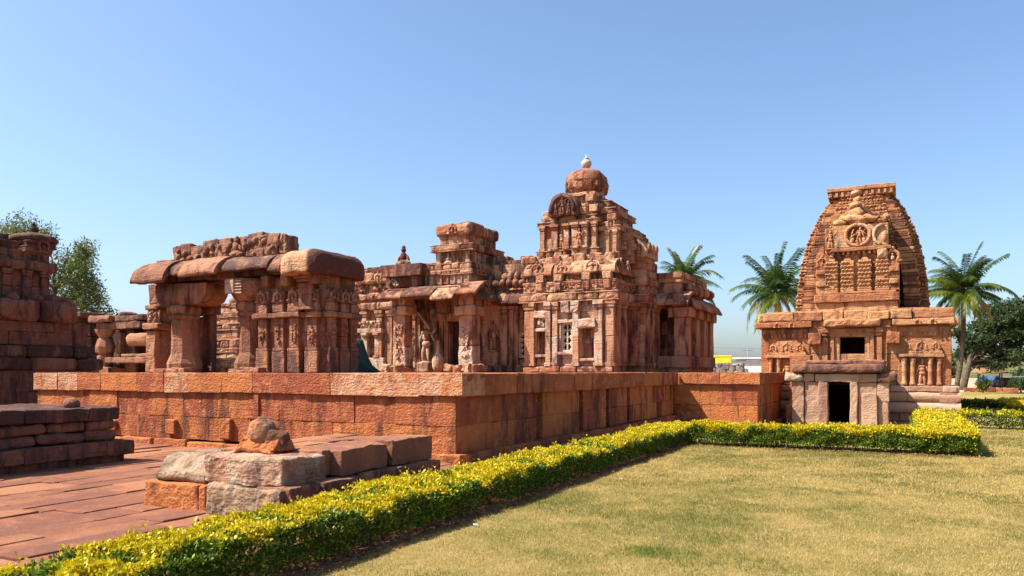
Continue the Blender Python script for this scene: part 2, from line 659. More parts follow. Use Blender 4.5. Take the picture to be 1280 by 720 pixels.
def kapota(mb, fr, u0, u1, w0, w1, v0, v1, lens=(.8, 1.6), th=.1, dk=.35, pl=.03, rough=.012, n=7, flat=0.0):
    """curved, drooping eave slabs"""
    cc = cuts(u0, u1, *lens)
    for a, b in zip(cc[:-1], cc[1:]):
        dv, dw = random.uniform(-.02, .03), random.uniform(-.03, .02)
        pr = []
        cur = lambda x: ((1 - flat) * math.sin(math.pi / 2 * x) + flat * x, (1 - flat) * math.cos(math.pi / 2 * x) + flat * (1 - x ** 1.5))
        for i in range(n + 1):
            p, q_ = cur(i / n)
            pr.append((v0 + (v1 + dv - v0) * p, w0 + dw + (w1 - w0) * q_))
        for i in range(n, -1, -1):
            p, q_ = cur(i / n)
            pr.append((v0 + (v1 + dv - v0 - th * .8 * (1 - flat)) * p, w0 + dw + (w1 - w0 - th * (1 - flat)) * q_ - (.01 * (i == n)) * (1 - flat) - th * flat))
        mb.sweep(pr, a + .006, b - .006, fr, max(2, int((b - a) / .3)), rough, (random.random(), dk * random.uniform(.4, 1.5), pl))


def carve(mb, fr, u0, u1, w0, w1, v, dens=60, s=.06, dk=.1, pl=.1):
    """small worn relief lumps"""
    n = int(dens * (u1 - u0) * (w1 - w0))
    for _ in range(n):
        u, w = random.uniform(u0 + s * .5, u1 - s * .5), random.uniform(w0 + s * .5, w1 - s * .5)
        k = s * random.uniform(.5, 1.2)
        if random.random() < .5:
            mb.blob((u, v, w), (k * .55, k * .8, k * random.uniform(.5, 1.1)), fr, 6, 4, 0, (random.random(), dk, pl), random.uniform(-.8, .8))
        else:
            mb.box(u - k * .5, u + k * .5, v - .02, v + k * .7, w - k * .5, w + k * random.uniform(.2, .8), fr, r=k * .2, seg=1, rough=.006, col=(random.random(), dk, pl))


def figure(mb, fr, u, v, w, h, lean=0.0, pl=.1, dk=.05, seated=False):
    """worn relief figure standing (or seated) against a wall"""
    c = lambda: (random.random(), dk, pl)
    s = h
    b = lambda du, dw, ru, rv, rw, t=0.0: mb.blob((u + du * s + lean * dw * s, v + rv * s * .3, w + dw * s), (ru * s, rv * s, rw * s), fr, 8, 6, .006, c(), t)
    if seated:
        b(0, .20, .36, .22, .16)
        b(-.22, .12, .22, .2, .1, .5)
        b(.22, .12, .22, .2, .1, -.5)
        b(0, .50, .19, .16, .26)
        b(-.24, .46, .07, .09, .2, .5)
        b(.24, .46, .07, .09, .2, -.5)
        b(0, .84, .13, .13, .14)
        b(0, .97, .10, .1, .1)
    else:
        b(-.06, .22, .065, .08, .23, .05)
        b(.07, .22, .06, .08, .23, -.15)
        b(.01, .45, .12, .1, .09)
        b(0, .60, .10, .09, .15, -.08)
        b(-.01, .71, .14, .09, .06)
        b(-.15, .58, .035, .05, .16, .35)
        b(.16, .62, .035, .05, .15, -.5)
        b(.21, .74, .03, .05, .11, .7)
        b(0, .84, .065, .075, .08)
        b(0, .93, .055, .06, .07)
        b(-.02, .02, .17, .12, .04)


def arch(mb, fr, u, v, w, r, t=.05, dep=.06, fig=True, pl=.05, dk=.05):
    """horseshoe arch motif with a small relief in it"""
    pts = [(u + r * math.sin(a), v, w + r * math.cos(a)) for a in np.linspace(-2.35, 2.35, 15)]
    mb.tube(pts, [t] * 15, 6, fr, (random.random(), dk, pl), .004)
    mb.blob((u, v, w + r * 1.35), (t * 1.1, dep, t * 1.6), fr, 6, 5, 0, (random.random(), dk, pl))
    for s in (-1, 1):
        mb.blob((u + s * r * 1.05, v, w - r * .72), (t * 2.0, dep, t * 1.0), fr, 6, 4, 0, (random.random(), dk, pl))
    if fig:
        mb.blob((u, v - .01, w - r * .2), (r * .38, dep, r * .5), fr, 7, 5, .004, (random.random(), dk, pl + .1))
        mb.blob((u, v, w + r * .42), (r * .2, dep, r * .22), fr, 6, 5, 0, (random.random(), dk, pl + .1))


def pilaster(mb, fr, u, w0, w1, wd=.24, dep=.14, v=0., cap=True, dk=.1, pl=.1, carved=False):
    h = w1 - w0
    hw = wd / 2
    t = random.random()
    c = lambda: (t * .7 + random.random() * .3, dk * random.uniform(.4, 1.5), pl * random.uniform(.2, 1.8))
    k = min(.16, h * .09)
    mb.box(u - hw * 1.3, u + hw * 1.3, v - .1, v + dep * 1.25, w0, w0 + k, fr, col=c(), seg=.3)
    zs = [w0 + k, w0 + k + (h - 3.4 * k) * .5, w1 - 2.4 * k]
    for a, b in zip(zs[:-1], zs[1:]):
        mb.box(u - hw, u + hw, v - .1, v + dep * random.uniform(.93, 1.05), a + .003, b - .003, fr, col=c(), seg=.3, rough=.009)
    if cap:
        mb.box(u - hw * .85, u + hw * .85, v - .1, v + dep * .85, w1 - 2.4 * k, w1 - 2.0 * k, fr, col=c(), seg=.3)
        mb.box(u - hw * 1.15, u + hw * 1.15, v - .1, v + dep * 1.2, w1 - 2.0 * k, w1 - 1.1 * k, fr, r=k * .4, rs=2, col=c(), seg=.3, smooth=True)
        mb.box(u - hw * 1.4, u + hw * 1.4, v - .1, v + dep * 1.4, w1 - 1.1 * k, w1, fr, col=c(), seg=.3)
    else:
        mb.box(u - hw, u + hw, v - .1, v + dep, w1 - 2.4 * k, w1, fr, col=c(), seg=.3)
    if carved:
        carve(mb, fr, u - hw * .7, u + hw * .7, w0 + h * .2, w1 - h * .2, v + dep, 160, .07, dk, pl)


def ring(mb, x0, x1, y0, y1, z0, z1, style='box', out=0., lens=(.4, .9), dk=.2, pl=.06, rough=.012, core=True, figs=0, backdrop=True):
    """one course of a tier round a rectangular footprint: front, both sides, plain back, core"""
    x0, x1, y0, y1 = x0 - out, x1 + out, y0 - out, y1 + out
    fr_l = ((front(y0), x0, x1), (right(x1), y0, y1), (left(x0), y0, y1))
    t = .35
    for k, (fr, a, b) in enumerate(fr_l):
        if k:
            a, b = a + .03, b - .03
        if style == 'box':
            masonry(mb, fr, a, b, [(z0, z1)], lens, depth=t, jit=.022, dk=dk, pl=pl, rough=rough)
        elif style == 'roll':
            roll(mb, fr, a, b, z0, z1, -t, 0, lens, dk, pl, rough)
        elif style == 'kapota':
            kapota(mb, fr, a, b, z0, z1, -.3, .0, lens, (z1 - z0) * .45, dk, pl, rough)
            if k < 2:
                n = max(1, int((b - a) / 1.0))
                for i in range(n):
                    arch(mb, fr, a + (i + .5) / n * (b - a), .0 - .05, z0 + (z1 - z0) * .42, (z1 - z0) * .36, .035, .05, True, pl, dk)
        elif style == 'frieze':
            masonry(mb, fr, a, b, [(z0, z1)], lens, depth=t, jit=.015, dk=dk, pl=pl, rough=rough)
            carve(mb, fr, a, b, z0, z1, .0, 55, .09, dk, pl)
        if style in ('roll', 'frieze', 'kapota') and z1 - z0 > .17:
            for w in (z0, z1 - .04):
                mb.box(a - .02, b + .02, -.3, .045 if style != 'roll' else .0, w - .012, w + .03, fr, r=.006, seg=.3, rough=.01, col=(random.random(), dk, pl))
        if style == 'figures':
            masonry(mb, fr, a, b, [(z0, z1)], lens, v=-.1, depth=t - .1, jit=.012, dk=dk + .1, pl=pl, rough=rough)
            n = max(1, int((b - a) / ((z1 - z0) * .75)))
            for i in range(n):
                figure(mb, fr, a + (i + .5) / n * (b - a) + random.uniform(-.03, .03), -.08, z0, (z1 - z0) * random.uniform(.8, .98), 0, pl + .08, dk, random.random() < .5)
    if core:
        mb.box(x0 + .2, x1 - .2, y0 + .2, y1 - .02, z0, z1, r=.01, seg=2, rough=0, col=(.5, .3, 0))


# ================================================================== PLATFORM
plat = thing('stone_platform', (-14, 20, 0), 'long red sandstone platform with jutting coping under the pavilion and domed temple', 'platform')
PX0, PX1, PY0, PY1, PT = -20.90, -7.48, 12.58, 28.28, 1.685
CB = 1.24
mb = MB()
cc = cuts(PX0, PX1, .7, 1.5)
for a, b in zip(cc[:-1], cc[1:]):
    mb.box(a + .003, b - .003, -.9, random.uniform(-.008, .008), CB + random.uniform(-.02, .012), PT + random.uniform(-.006, .006), front(PY0), r=.008, seg=.25, rough=.008,
           col=(random.random(), .12 * random.random(), .5 * (random.random() < .4)))
cc = cuts(PY0 + .02, PY1, .8, 1.7)
for a, b in zip(cc[:-1], cc[1:]):
    mb.box(a + .003, b - .003, -.9, random.uniform(-.008, .004), CB + random.uniform(-.008, .008), PT + random.uniform(-.006, .006), right(PX1), r=.02, seg=.25, rough=.01,
           col=(.35 + .65 * random.random(), .1 + .25 * random.random(), 0))
BX1 = -4.55
cc = cuts(PX1 + .02, BX1, .7, 1.3)
for a, b in zip(cc[:-1], cc[1:]):
    mb.box(a + .003, b - .003, -.9, random.uniform(-.008, .008), CB + .02, PT - .01 + random.uniform(-.006, .006), front(PY1), r=.02, seg=.25, rough=.012, col=(random.random(), .08, .1))
cc = cuts(PY1 + .02, 34.3, .8, 1.5)
for a, b in zip(cc[:-1], cc[1:]):
    mb.box(a + .003, b - .003, -.9, random.uniform(-.008, .004), CB + .02, PT - .01, right(BX1), r=.02, seg=.3, rough=.01, col=(.5 + .5 * random.random(), .2, 0))
for yy in np.arange(12.6, 34, 1.2):
    mb.box(PX0, PX0 + .9, yy, yy + 1.19, CB, PT, r=.02, seg=.5, col=(random.random(), .1, .1))
mb.build('coping', M['red'], plat)
mb = MB()
mb.box(PX0 + .5, PX1 - .5, PY0 + .5, 48, -.5, PT - .012, r=.01, seg=3, rough=0, col=(.5, .1, .1))
mb.box(PX1 - .6, BX1 - .5, PY1 + .5, 48, -.5, PT - .016, r=.01, seg=3, rough=0, col=(.5, .1, .1))
mb.build('floor', M['red'], plat)
mb = MB()
fr = front(PY0 + .075)
masonry(mb, fr, PX0 + .06, PX1 - .19, [(.66, CB)], (.75, 1.5), depth=.5, jit=.012, r=.007, rough=.009, dk=.25, pl=.14, seg=.22)
masonry(mb, fr, PX0 + .06, PX1 - .19, [(.12, .66)], (.8, 1.7), depth=.5, jit=.014, r=.008, rough=.010, dk=.3, pl=.08, seg=.22)
# two patches where the face stands back and small bosses are left on the blocks
for (u, wa, wb) in ((-15.55, .22, .58), (-13.75, .18, .66), (-17.7, .25, .5)):
    mb.box(u - .17, u + .17, -.1, .1, wa, wb, fr, r=.03, rs=2, seg=.15, rough=.016, col=(random.random(), .1, .1))
mb.box(-12.9, -12.75, -.05, .05, .66, CB, fr, r=.01, col=(.9, .5, 0))
fr = right(PX1 - .18)
slots = [(16.3, 16.62), (18.9, 19.2), (21.0, 21.3), (22.9, 23.15)]
holes = [(a, b, .12, CB) for a, b in slots] + [(26.05, 26.8, .12, .66)]
masonry(mb, fr, PY0 + .1, PY1, [(.66, CB)], (.7, 1.5), holes=holes, depth=.3, jit=.014, r=.010, rough=.012, dk=.38, pl=.0, seg=.3)
masonry(mb, fr, PY0 + .1, PY1, [(.12, .66)], (.8, 1.7), holes=holes, depth=.3, jit=.014, r=.010, rough=.012, dk=.38, pl=.0, seg=.3)
mb.box(PX1 - 1.1, PX1 - .44, PY0 + .5, PY1, -.3, CB, r=.01, seg=2, rough=0, col=(.9, .6, 0))
fr = front(PY1 + .12)
masonry(mb, fr, PX1 - .2, BX1 - .09, [(.50, CB + .02), (-.28, .50)], (.8, 1.5), depth=.5, jit=.012, r=.014, rough=.012, dk=.1, pl=.1, seg=.25)
fr = right(BX1 - .09)
masonry(mb, fr, PY1 + .14, 34.3, [(.50, CB + .02), (-.28, .50)], (.8, 1.6), depth=.5, jit=.012, dk=.3, pl=0)
mb.build('retaining_wall', M['red'], plat)
mb = MB()
cc = cuts(PX0 + .1, PX1 - .04, .9, 2.0)
for a, b in zip(cc[:-1], cc[1:]):
    mb.box(a + .01, b - .01, -.5, random.uniform(.0, .10), -.2, random.uniform(.07, .13), front(PY0 + .01), r=.035, rs=2, seg=.25, rough=.02, col=(random.random(), .15, .1))
cc = cuts(PY0 - .04, PY1, 1., 2.0)
for a, b in zip(cc[:-1], cc[1:]):
    mb.box(a + .01, b - .01, -.5, random.uniform(.0, .05), -.3, random.uniform(.09, .14), right(PX1 - .02), r=.03, rs=2, seg=.3, rough=.02, col=(random.random(), .3, .0))
cc = cuts(PX1, BX1 + .12, .9, 1.6)
for a, b in zip(cc[:-1], cc[1:]):
    mb.box(a + .01, b - .01, -.5, random.uniform(.1, .18), -.5, -.2, front(PY1 + .02), r=.03, rs=2, seg=.3, rough=.02, col=(random.random(), .15, .1))
mb.box(PY1, 34.2, -.5, .1, -.5, -.22, right(BX1 - .02), r=.03, rs=2, seg=.4, rough=.02, col=(.7, .3, 0))
mb.build('plinth_course', M['red'], plat)

# ================================================================== STONE ALTAR ON THE PATH
AX0, AX1, AY0, AY1 = -8.82, -6.28, 6.73, 9.95
altar = thing('altar_slab_base', ((AX0 + AX1) / 2, (AY0 + AY1) / 2, 0), 'low two-tier altar of worn stone slabs on the red paved path', 'altar')
mb = MB()
for (a, b, c, pl) in ((AX0, AX0 + 1.0, .2, 0), (AX0 + 1.02, AX0 + 1.16, .1, 0)):
    mb.box(a, b, -.6, 0, -.05, .30, front(AY0), r=.03, rs=2, seg=.1, rough=.018, col=(.2, .2, 0))
mb.build('lower_slab', M['red'], altar)
mb = MB()
mb.box(AX0 + 1.18, AX1 - .12, -.6, .06, -.06, .345, front(AY0), r=.04, rs=3, seg=.08, rough=.03, col=(.5, .48, .42), smooth=False)
o = mb.build('lower_slab', M['grey'], altar)
o["label"] = 'pale weathered lower slab with a scalloped upper edge'
mb = MB()
mb.box(AX1 - .6, AX1 - .03, AY0 + .02, AY0 + .5, -.05, .36, r=.02, rs=2, seg=.09, rough=.022, col=(.7, .2, 0))
cc = cuts(AY0 + .52, AY1, .6, .95)
for a, b in zip(cc[:-1], cc[1:]):
    mb.box(a + .006, b - .006, -.7, random.uniform(-.03, .03), -.05, .385 + random.uniform(-.015, .02), right(AX1), r=.016, rs=2, seg=.1, rough=.018, col=(random.random(), .35, .05))
mb.box(AX0 + .05, AX1 - .5, AY0 + .5, AY1, -.05, .31, r=.03, seg=.4, col=(.5, .2, 0))
mb.build('lower_course', M['purple'], altar)
mb = MB()
for (a, b, h, r_) in ((AX0 + .10, AX0 + 1.0, .64, .09),):
    mb.sweep([(-.9, .31), (.0, .31), (.03, .35), (.03, .42), (-.02, .46), (-.07, .50), (-.1, .57), (-.16, .62), (-.26, .645), (-.9, .645)], a, b, front(AY0 + .14), 10, .02, (.3, .42, .42))
mb.box(AX0 + .12, AX0 + .55, AY0 + 1.04, AY1 - .1, .31, .64, r=.07, rs=3, seg=.15, rough=.02, col=(.3, .5, .35), smooth=False)
mb.build('upper_slab', M['grey'], altar)
mb = MB()
mb.box(AX0 + 1.03, AX1 - .24, -.75, .05, .345, .69, front(AY0 + .12), r=.03, rs=3, seg=.06, rough=.026, col=(.05, .12, .36), smooth=False)
mb.build('upper_slab', M['purple'], altar)
mb = MB()
ys = [AY0 + .80, AY0 + .98, AY0 + 1.95, AY0 + 2.12, AY0 + 2.65, AY1 - .05]
for k, (a, b) in enumerate(zip(ys[:-1], ys[1:])):
    mb.box(a + .006, b - .006, -.8, (-.28, -.12, -.3, -.14, -.15)[k] + .02, .39, .70 + .012 * (k % 2) + .012 * k, right(AX1), r=.014, rs=2, seg=.09, rough=.02, col=(random.random(), .75 if k == 1 else .35, .12))
x = AX0 + .55
while x < AX1 - .95:
    y = AY0 + .75
    while y < AY1 - .2:
        l = random.uniform(.5, 1.2)
        mb.box(x + .005, min(x + .44, AX1 - .9) - .005, y + .005, min(y + l, AY1 - .06) - .005, .3, .69 + random.uniform(-.012, .02), r=.012, seg=.2, rough=.012, col=(random.random(), .1, .1))
        y += l
    x += .44
mb.build('top_paving', M['pave'], altar)

# carved stump on the altar
mb = MB()
stump = thing('broken_carved_stump', (-7.4, 7.4, .69), 'broken brown carved stump with a worn rounded top standing on the low altar', 'carved stone')
mb.box(-.30, .30, -.24, .24, 0, .20, turned(-7.4, 7.4, .685, 12), r=.05, rs=2, seg=.05, rough=.05, col=(.15, .15, .05), smooth=False, taper=.3)
mb.box(-.06, .22, -.18, .2, .0, .13, turned(-7.2, 7.45, .69, -20), r=.04, rs=2, seg=.05, rough=.04, col=(.5, .3, .05), smooth=False, taper=.3)
mb.build('base', M['red'], stump)
mb = MB()
mb.lathe(-7.42, 7.4, [(.20, .80), (.205, .90), (.185, .98), (.17, 1.03), (.13, 1.09), (.065, 1.125), (.05, 1.15), (.02, 1.16)], 24, rough=.022, col=(.4, .3, .25), sx=1.0, sy=.9)
mb.box(-.16, .16, -.17, .17, 0, .22, turned(-7.22, 7.45, .76, 20, 0, 14), r=.07, rs=3, seg=.05, rough=.03, col=(.7, .5, .0), taper=.3)
mb.build('worn_figure', M['gable'], stump)



# ================================================================== LEFT PLINTH
lp = thing('moulded_stone_plinth', (-15, 7, 0), 'dark moulded stone plinth at the left edge, on the paved path before the platform', 'plinth')
LX, LY1, LY0 = -13.5, 9.72, -2.0


def plinth_course(name, w0, w1, out, r, dk, lens=(.6, 1.3)):
    mb = MB()
    y1 = LY1 + out
    for fr, a, b in ((right(LX + out), LY0, y1), ):
        cc = cuts(a, b, *lens)
        for p, q_ in zip(cc[:-1], cc[1:]):
            mb.box(p + .006, q_ - .006, -2.6, random.uniform(-.02, .02), w0, w1, fr, r=r, rs=3, seg=.2, rough=.022, smooth=True,
                   col=(random.random(), dk * random.uniform(.6, 1.4), .05))
    mb.build(name, M['dark'], lp)


plinth_course('top_course', .80, 1.05, .04, .06, .75)
plinth_course('roll_moulding', .60, .80, .0, .16, .35)
plinth_course('roll_moulding', .40, .60, .02, .16, .3)
plinth_course('base_course', .14, .40, .22, .03, .4)
plinth_course('footing', -.1, .14, .10, .03, .6)
mb = MB()
mb.blob((-13.85, 9.05, 1.12), (.17, .15, .12), None, 10, 8, .02, (.5, .2, .1))
tag(mb.build('loose_stone', M['dark']), 'small rounded dark stone lying on the dark moulded plinth', 'stone')
mb = MB()
mb.blob((-14.0, 7.55, 1.12), (.16, .18, .14), None, 10, 8, .02, (.5, .2, .1))
tag(mb.build('loose_stone', M['grey']), 'pinkish stone at the left picture edge on the dark moulded plinth', 'stone')

# ================================================================== RUINED PAVILION ON THE PLATFORM
F = PT
pav = thing('ruined_pavilion', (-16.6, 15.8, F), 'ruined open stone pavilion with round pillars and curved eave slabs on the platform', 'pavilion')
PF = 15.2


def pav_column(x, y, r, hcap, name='column', flare=1.25):
    mb = MB()
    col = (random.random(), .12, .15)
    mb.lathe(x, y, [(r * flare * .96, F), (r * flare * 1.05, F + .12), (r * flare * 1.08, F + .26), (r * flare * .93, F + .40), (r * 1.0, F + .55), (r * .97, F + 1.0), (r * .95, hcap - .5), (r * .9, hcap - .36)],
             oct_=True, rough=.02, col=col, smooth=False, rot=.3)
    o = mb.build(name, M['purple'], pav)
    mb = MB()
    mb.lathe(x, y, [(r * .9, hcap - .42), (r * 1.14, hcap - .36), (r * 1.16, hcap - .30), (r * 1.02, hcap - .27), (r * 1.22, hcap - .22), (r * 1.3, hcap - .12), (r * 1.24, hcap - .02), (r * 1.1, hcap)], 20, rough=.014, col=(random.random(), .2, .05))
    mb.build('capital', M['purple'], o)
    mb = MB()
    for k in range(5):
        mb.box(x - r * 1.5 + random.uniform(-.1, .2) + k * .22, x - r * 1.5 + .42 + k * .24, y - r * 1.7 - random.random() * .1, y - r * .9, F - .01, F + random.uniform(.07, .15), r=.05, rs=2, seg=.12, rough=.03, smooth=True, col=(random.random(), .05, .2))
    mb.build('footing_stones', M['purple'], o)


pav_column(-18.62, 15.55, .37, 3.62)
pav_column(-15.95, 15.5, .31, 3.62, flare=1.4)
# corbel brackets above the columns
mb = MB()
mb.sweep([(-.42, 3.62), (.40, 3.62), (.46, 3.8), (.46, 4.22), (-.42, 4.22)], -19.35, -18.0, front(15.6), 6, .02, (.3, .3, .05))
mb.sweep([(-19.35 + 0, 3.625), (-18.0, 3.625), (-17.75, 3.63), (-17.5, 3.72), (-17.36, 3.9), (-17.3, 4.21), (-19.35, 4.21)], -.40, .42, Frame((0, 15.6, 0), (0, -1, 0), (1, 0, 0)), 4, .022, (.2, .35, .05))
mb.build('bracket', M['purple'], pav)
mb = MB()
mb.lathe(-15.9, 15.52, [(.40, 3.62), (.50, 3.70), (.58, 3.86), (.62, 4.08), (.60, 4.22)], 18, rough=.02, col=(.4, .2, .1))
mb.box(-16.25, -15.92, .52, .66, 3.82, 4.2, front(15.52), r=.02, seg=.1, rough=.012, col=(.1, 0, .5))
for k in range(5):
    mb.box(-15.9, -15.66, .55, .645, 3.80 + k * .08, 3.84 + k * .08, front(15.52), r=.012, seg=.2, rough=.004, col=(.1, 0, .4))
mb.box(-15.5, -14.9, -.45, .25, 3.6, 4.22, front(15.6), r=.06, rs=2, seg=.15, rough=.02, col=(.4, .3, 0))
mb.build('bracket', M['purple'], pav)
# piers standing behind
mb = MB()
mb.box(-20.08, -19.62, 15.35, 15.95, F, 2.95, r=.03, rs=2, seg=.18, rough=.03, col=(.1, .05, .25), taper=.12)
mb.box(-20.12, -19.42, 15.3, 15.95, 2.95, 3.15, r=.07, rs=2, seg=.18, rough=.02, col=(.2, .1, .15), smooth=True)
mb.box(-20.02, -19.50, 15.4, 15.9, 3.15, 3.55, r=.03, seg=.18, rough=.02, col=(.1, .1, .3))
carve(mb, front(15.39), -20.0, -19.55, 3.15, 3.55, .0, 90, .1, .05, .3)
mb.box(-20.06, -19.55, 15.35, 15.92, 3.55, 3.70, r=.05, rs=2, seg=.18, rough=.02, col=(.3, .2, .1), smooth=True)
mb.box(-20.0, -19.5, 15.4, 15.9, 3.70, 4.3, r=.03, seg=.18, rough=.03, col=(.5, .4, 0))
mb.build('pier', M['purple'], pav)
mb = MB()
mb.box(-19.25, -18.62, 16.15, 16.45, F, 2.4, r=.03, seg=.15, rough=.022, col=(.2, .05, .2))
mb.box(-19.22, -18.60, 16.17, 16.43, 2.41, 3.35, r=.03, seg=.15, rough=.03, col=(.1, .05, .3))
mb.box(-18.62, -18.25, 16.2, 16.42, F, 3.4, r=.03, seg=.2, rough=.02, col=(.7, .5, 0))
mb.box(-19.3, -18.15, 16.1, 16.5, 3.4, 3.75, r=.05, seg=.2, rough=.02, col=(.7, .5, 0))
mb.box(-19.2, -18.2, 16.1, 16.5, 3.75, 4.3, r=.05, seg=.3, rough=.02, col=(.7, .6, 0))
mb.build('pier', M['purple'], pav)
# the closed corner with its pilasters
mb = MB()
fr = front(PF + .1)
WX0, WX1 = -15.45, -13.22
masonry(mb, fr, WX0, WX1, [(F, 2.28), (2.28, 2.75), (2.75, 3.3), (3.3, 3.8), (3.8, 4.2)], (.5, .8), depth=.5, dk=.35, pl=.05, rough=.014)
fr2 = right(WX1 + .02)
masonry(mb, fr2, PF + .14, 16.55, [(F, 2.28), (2.28, 2.75), (2.75, 3.3), (3.3, 3.8), (3.8, 4.2)], (.5, .8), depth=.5, dk=.35, pl=.05, rough=.014)
mb.box(WX0 + .1, WX1 - .3, PF + .5, 16.5, F, 4.2, seg=2, rough=0, col=(.6, .5, 0))
for f_, us in ((fr, (-15.2, -14.62, -14.1, -13.5)), (fr2, (15.5, 15.95, 16.35))):
    for u in us:
        wd = .30 if f_ is fr else .24
        mb.box(u - wd * .72, u + wd * .72, -.1, .16, F, 2.26, f_, r=.025, seg=.15, rough=.018, col=(random.random(), .5, 0))
        pilaster(mb, f_, u, 2.26, 3.12, wd, .13, 0, False, .2, .08, True)
        mb.box(u - wd * .95, u + wd * .95, -.1, .24, 3.12, 3.26, f_, r=.05, rs=2, seg=.2, rough=.014, col=(random.random(), .3, .05), smooth=True)
        mb.box(u - wd * .65, u + wd * .65, -.1, .17, 3.26, 3.5, f_, r=.03, seg=.15, rough=.014, col=(random.random(), .15, .2))
        arch(mb, f_, u, .16, 3.66, .13, .04, .06, True, .25, .05)
        mb.box(u - wd * .7, u + wd * .7, -.1, .14, 3.5, 3.84, f_, r=.03, seg=.2, rough=.014, col=(random.random(), .25, .1))
pilaster(mb, fr, -13.62, 3.3, 4.18, .42, .25, 0, True, .2, .1)
for u in (-15.0, -14.3, -13.35):
    mb.box(u - .12, u + .12, -.1, .3, 3.95, 4.25, fr, r=.04, seg=.15, rough=.015, col=(random.random(), .2, .05))
mb.build('wall', M['purple'], pav)
# roof: curved eave slabs, each its own stone
EP = lambda ov, z0, z1, th=.11, back=-.45: ([(back, z1 - th), (back, z1)] + [(back + (ov - back) * math.sin(t), z0 + (z1 - z0) * math.cos(t)) for t in np.linspace(.25, math.pi / 2, 9)]
                                           + [(back + (ov - back - th * .6) * math.sin(t), z0 - .02 + (z1 - z0 - th) * math.cos(t)) for t in np.linspace(math.pi / 2, .35, 8)])
for (a, b, ov, z0, z1, mt, dk, pl, yf) in (
        (-19.70, -18.35, .60, 4.22, 4.94, 'purple', .35, .05, PF - .02), (-18.33, -17.75, .42, 4.42, 4.92, 'purple', .35, .1, PF), (-17.73, -16.35, .60, 4.33, 4.94, 'purple', .28, .12, PF - .02),
        (-16.33, -14.62, .5, 4.40, 4.86, 'purple', .65, .25, PF + .02), (-14.60, -14.22, .48, 4.30, 4.84, 'purple', .4, .0, PF + .02)):
    mb = MB()
    mb.sweep(EP(ov, z0, z1), a, b, front(yf), 12, .026, (random.random(), dk, pl))
    mb.build('eave_slab', M[mt], pav)
mb = MB()   # hipped corner stone: tan worn front, shade of the right-hand side put into the colour


def hip_shade_col(P):
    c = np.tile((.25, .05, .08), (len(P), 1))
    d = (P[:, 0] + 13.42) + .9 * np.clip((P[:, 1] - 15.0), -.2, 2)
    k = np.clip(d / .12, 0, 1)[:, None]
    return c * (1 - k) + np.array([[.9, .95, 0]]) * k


mb.box(-14.20, -12.88, PF - .60, 16.75, 3.90, 4.80, r=.34, rs=6, seg=.12, rough=.022, smooth=True, wmin=4.18, colf=hip_shade_col)
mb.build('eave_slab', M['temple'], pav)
mb = MB()
mb.box(-19.7, -13.4, PF + .1, 16.6, 4.3, 4.66, r=.03, seg=.5, rough=.015, col=(.6, .5, 0))
mb.box(-19.2, -13.5, PF + .4, 16.55, 4.66, 4.86, r=.03, seg=.5, rough=.015, col=(.6, .5, 0))
mb.build('roof', M['purple'], pav)
mb = MB()
for (a, b, z0, z1) in ((-20.1, -19.35, 4.80, 5.05), (-19.36, -18.62, 4.84, 5.46), (-18.6, -18.05, 4.9, 5.38), (-18.1, -17.5, 4.88, 5.50), (-17.48, -16.95, 4.9, 5.52), (-16.93, -16.42, 4.9, 5.55), (-16.4, -15.75, 4.9, 5.58), (-15.74, -15.2, 4.9, 5.52), (-15.2, -14.95, 4.9, 5.48)):
    mb.box(a, b, 15.75, 16.3, z0, z1, r=.08, rs=2, seg=.12, rough=.045, col=(random.random(), .4, .08), smooth=True)
for k in range(26):
    u = random.uniform(-19.2, -15.1)
    mb.blob((u, 0, random.uniform(4.98, 5.4)), (random.uniform(.05, .13), .1, random.uniform(.06, .16)), front(15.74), 7, 5, .01, (random.random(), .3, .1), random.uniform(-.7, .7))
figure(mb, front(15.75), -16.72, 0, 4.92, .58, 0, .25, .1, True)
mb.build('parapet', M['purple'], pav)

# ================================================================== GREEN CLOTH COVER
mb = MB()
prof = [(0, 0), (.55, 0), (.30, .20), (.12, .55), (.0, .95), (-.16, .98), (-.28, .6), (-.30, 0)]
mb.sweep([(x_, z_) for x_, z_ in prof], -.45, .45, Frame((-13.98, 17.5, F), (0, 1, 0), (1, 0, 0)), 14, .07, (.5, 0, 0))
tag(mb.build('covered_heap', M['tarp']), 'dark green cloth draped over a heap, right beside the ruined pavilion on the platform', 'covered heap')

# ================================================================== MAIN DOMED TEMPLE
tem = thing('domed_temple', (-16, 36, F), 'large carved sandstone temple with a tiered tower and round dome, standing on the platform', 'temple')
HY, VY = 33.0, 32.0
TW = rows_of(F, 4.95, 6)
# ---- hall wall left of the porch
mb = MB()
fr = front(HY)
masonry(mb, fr, -28.6, -22.5, TW, (.6, 1.1), depth=.5, dk=.25, pl=.1)
for u, wd, pl in ((-26.3, .5, .1), (-25.6, .34, .45), (-24.55, .34, .45), (-23.95, .3, .2), (-27.2, .45, .1), (-28.1, .4, .1), (-23.2, .35, .2)):
    pilaster(mb, fr, u, F, 4.93, wd, random.uniform(.16, .3), 0, True, .08, pl, False)
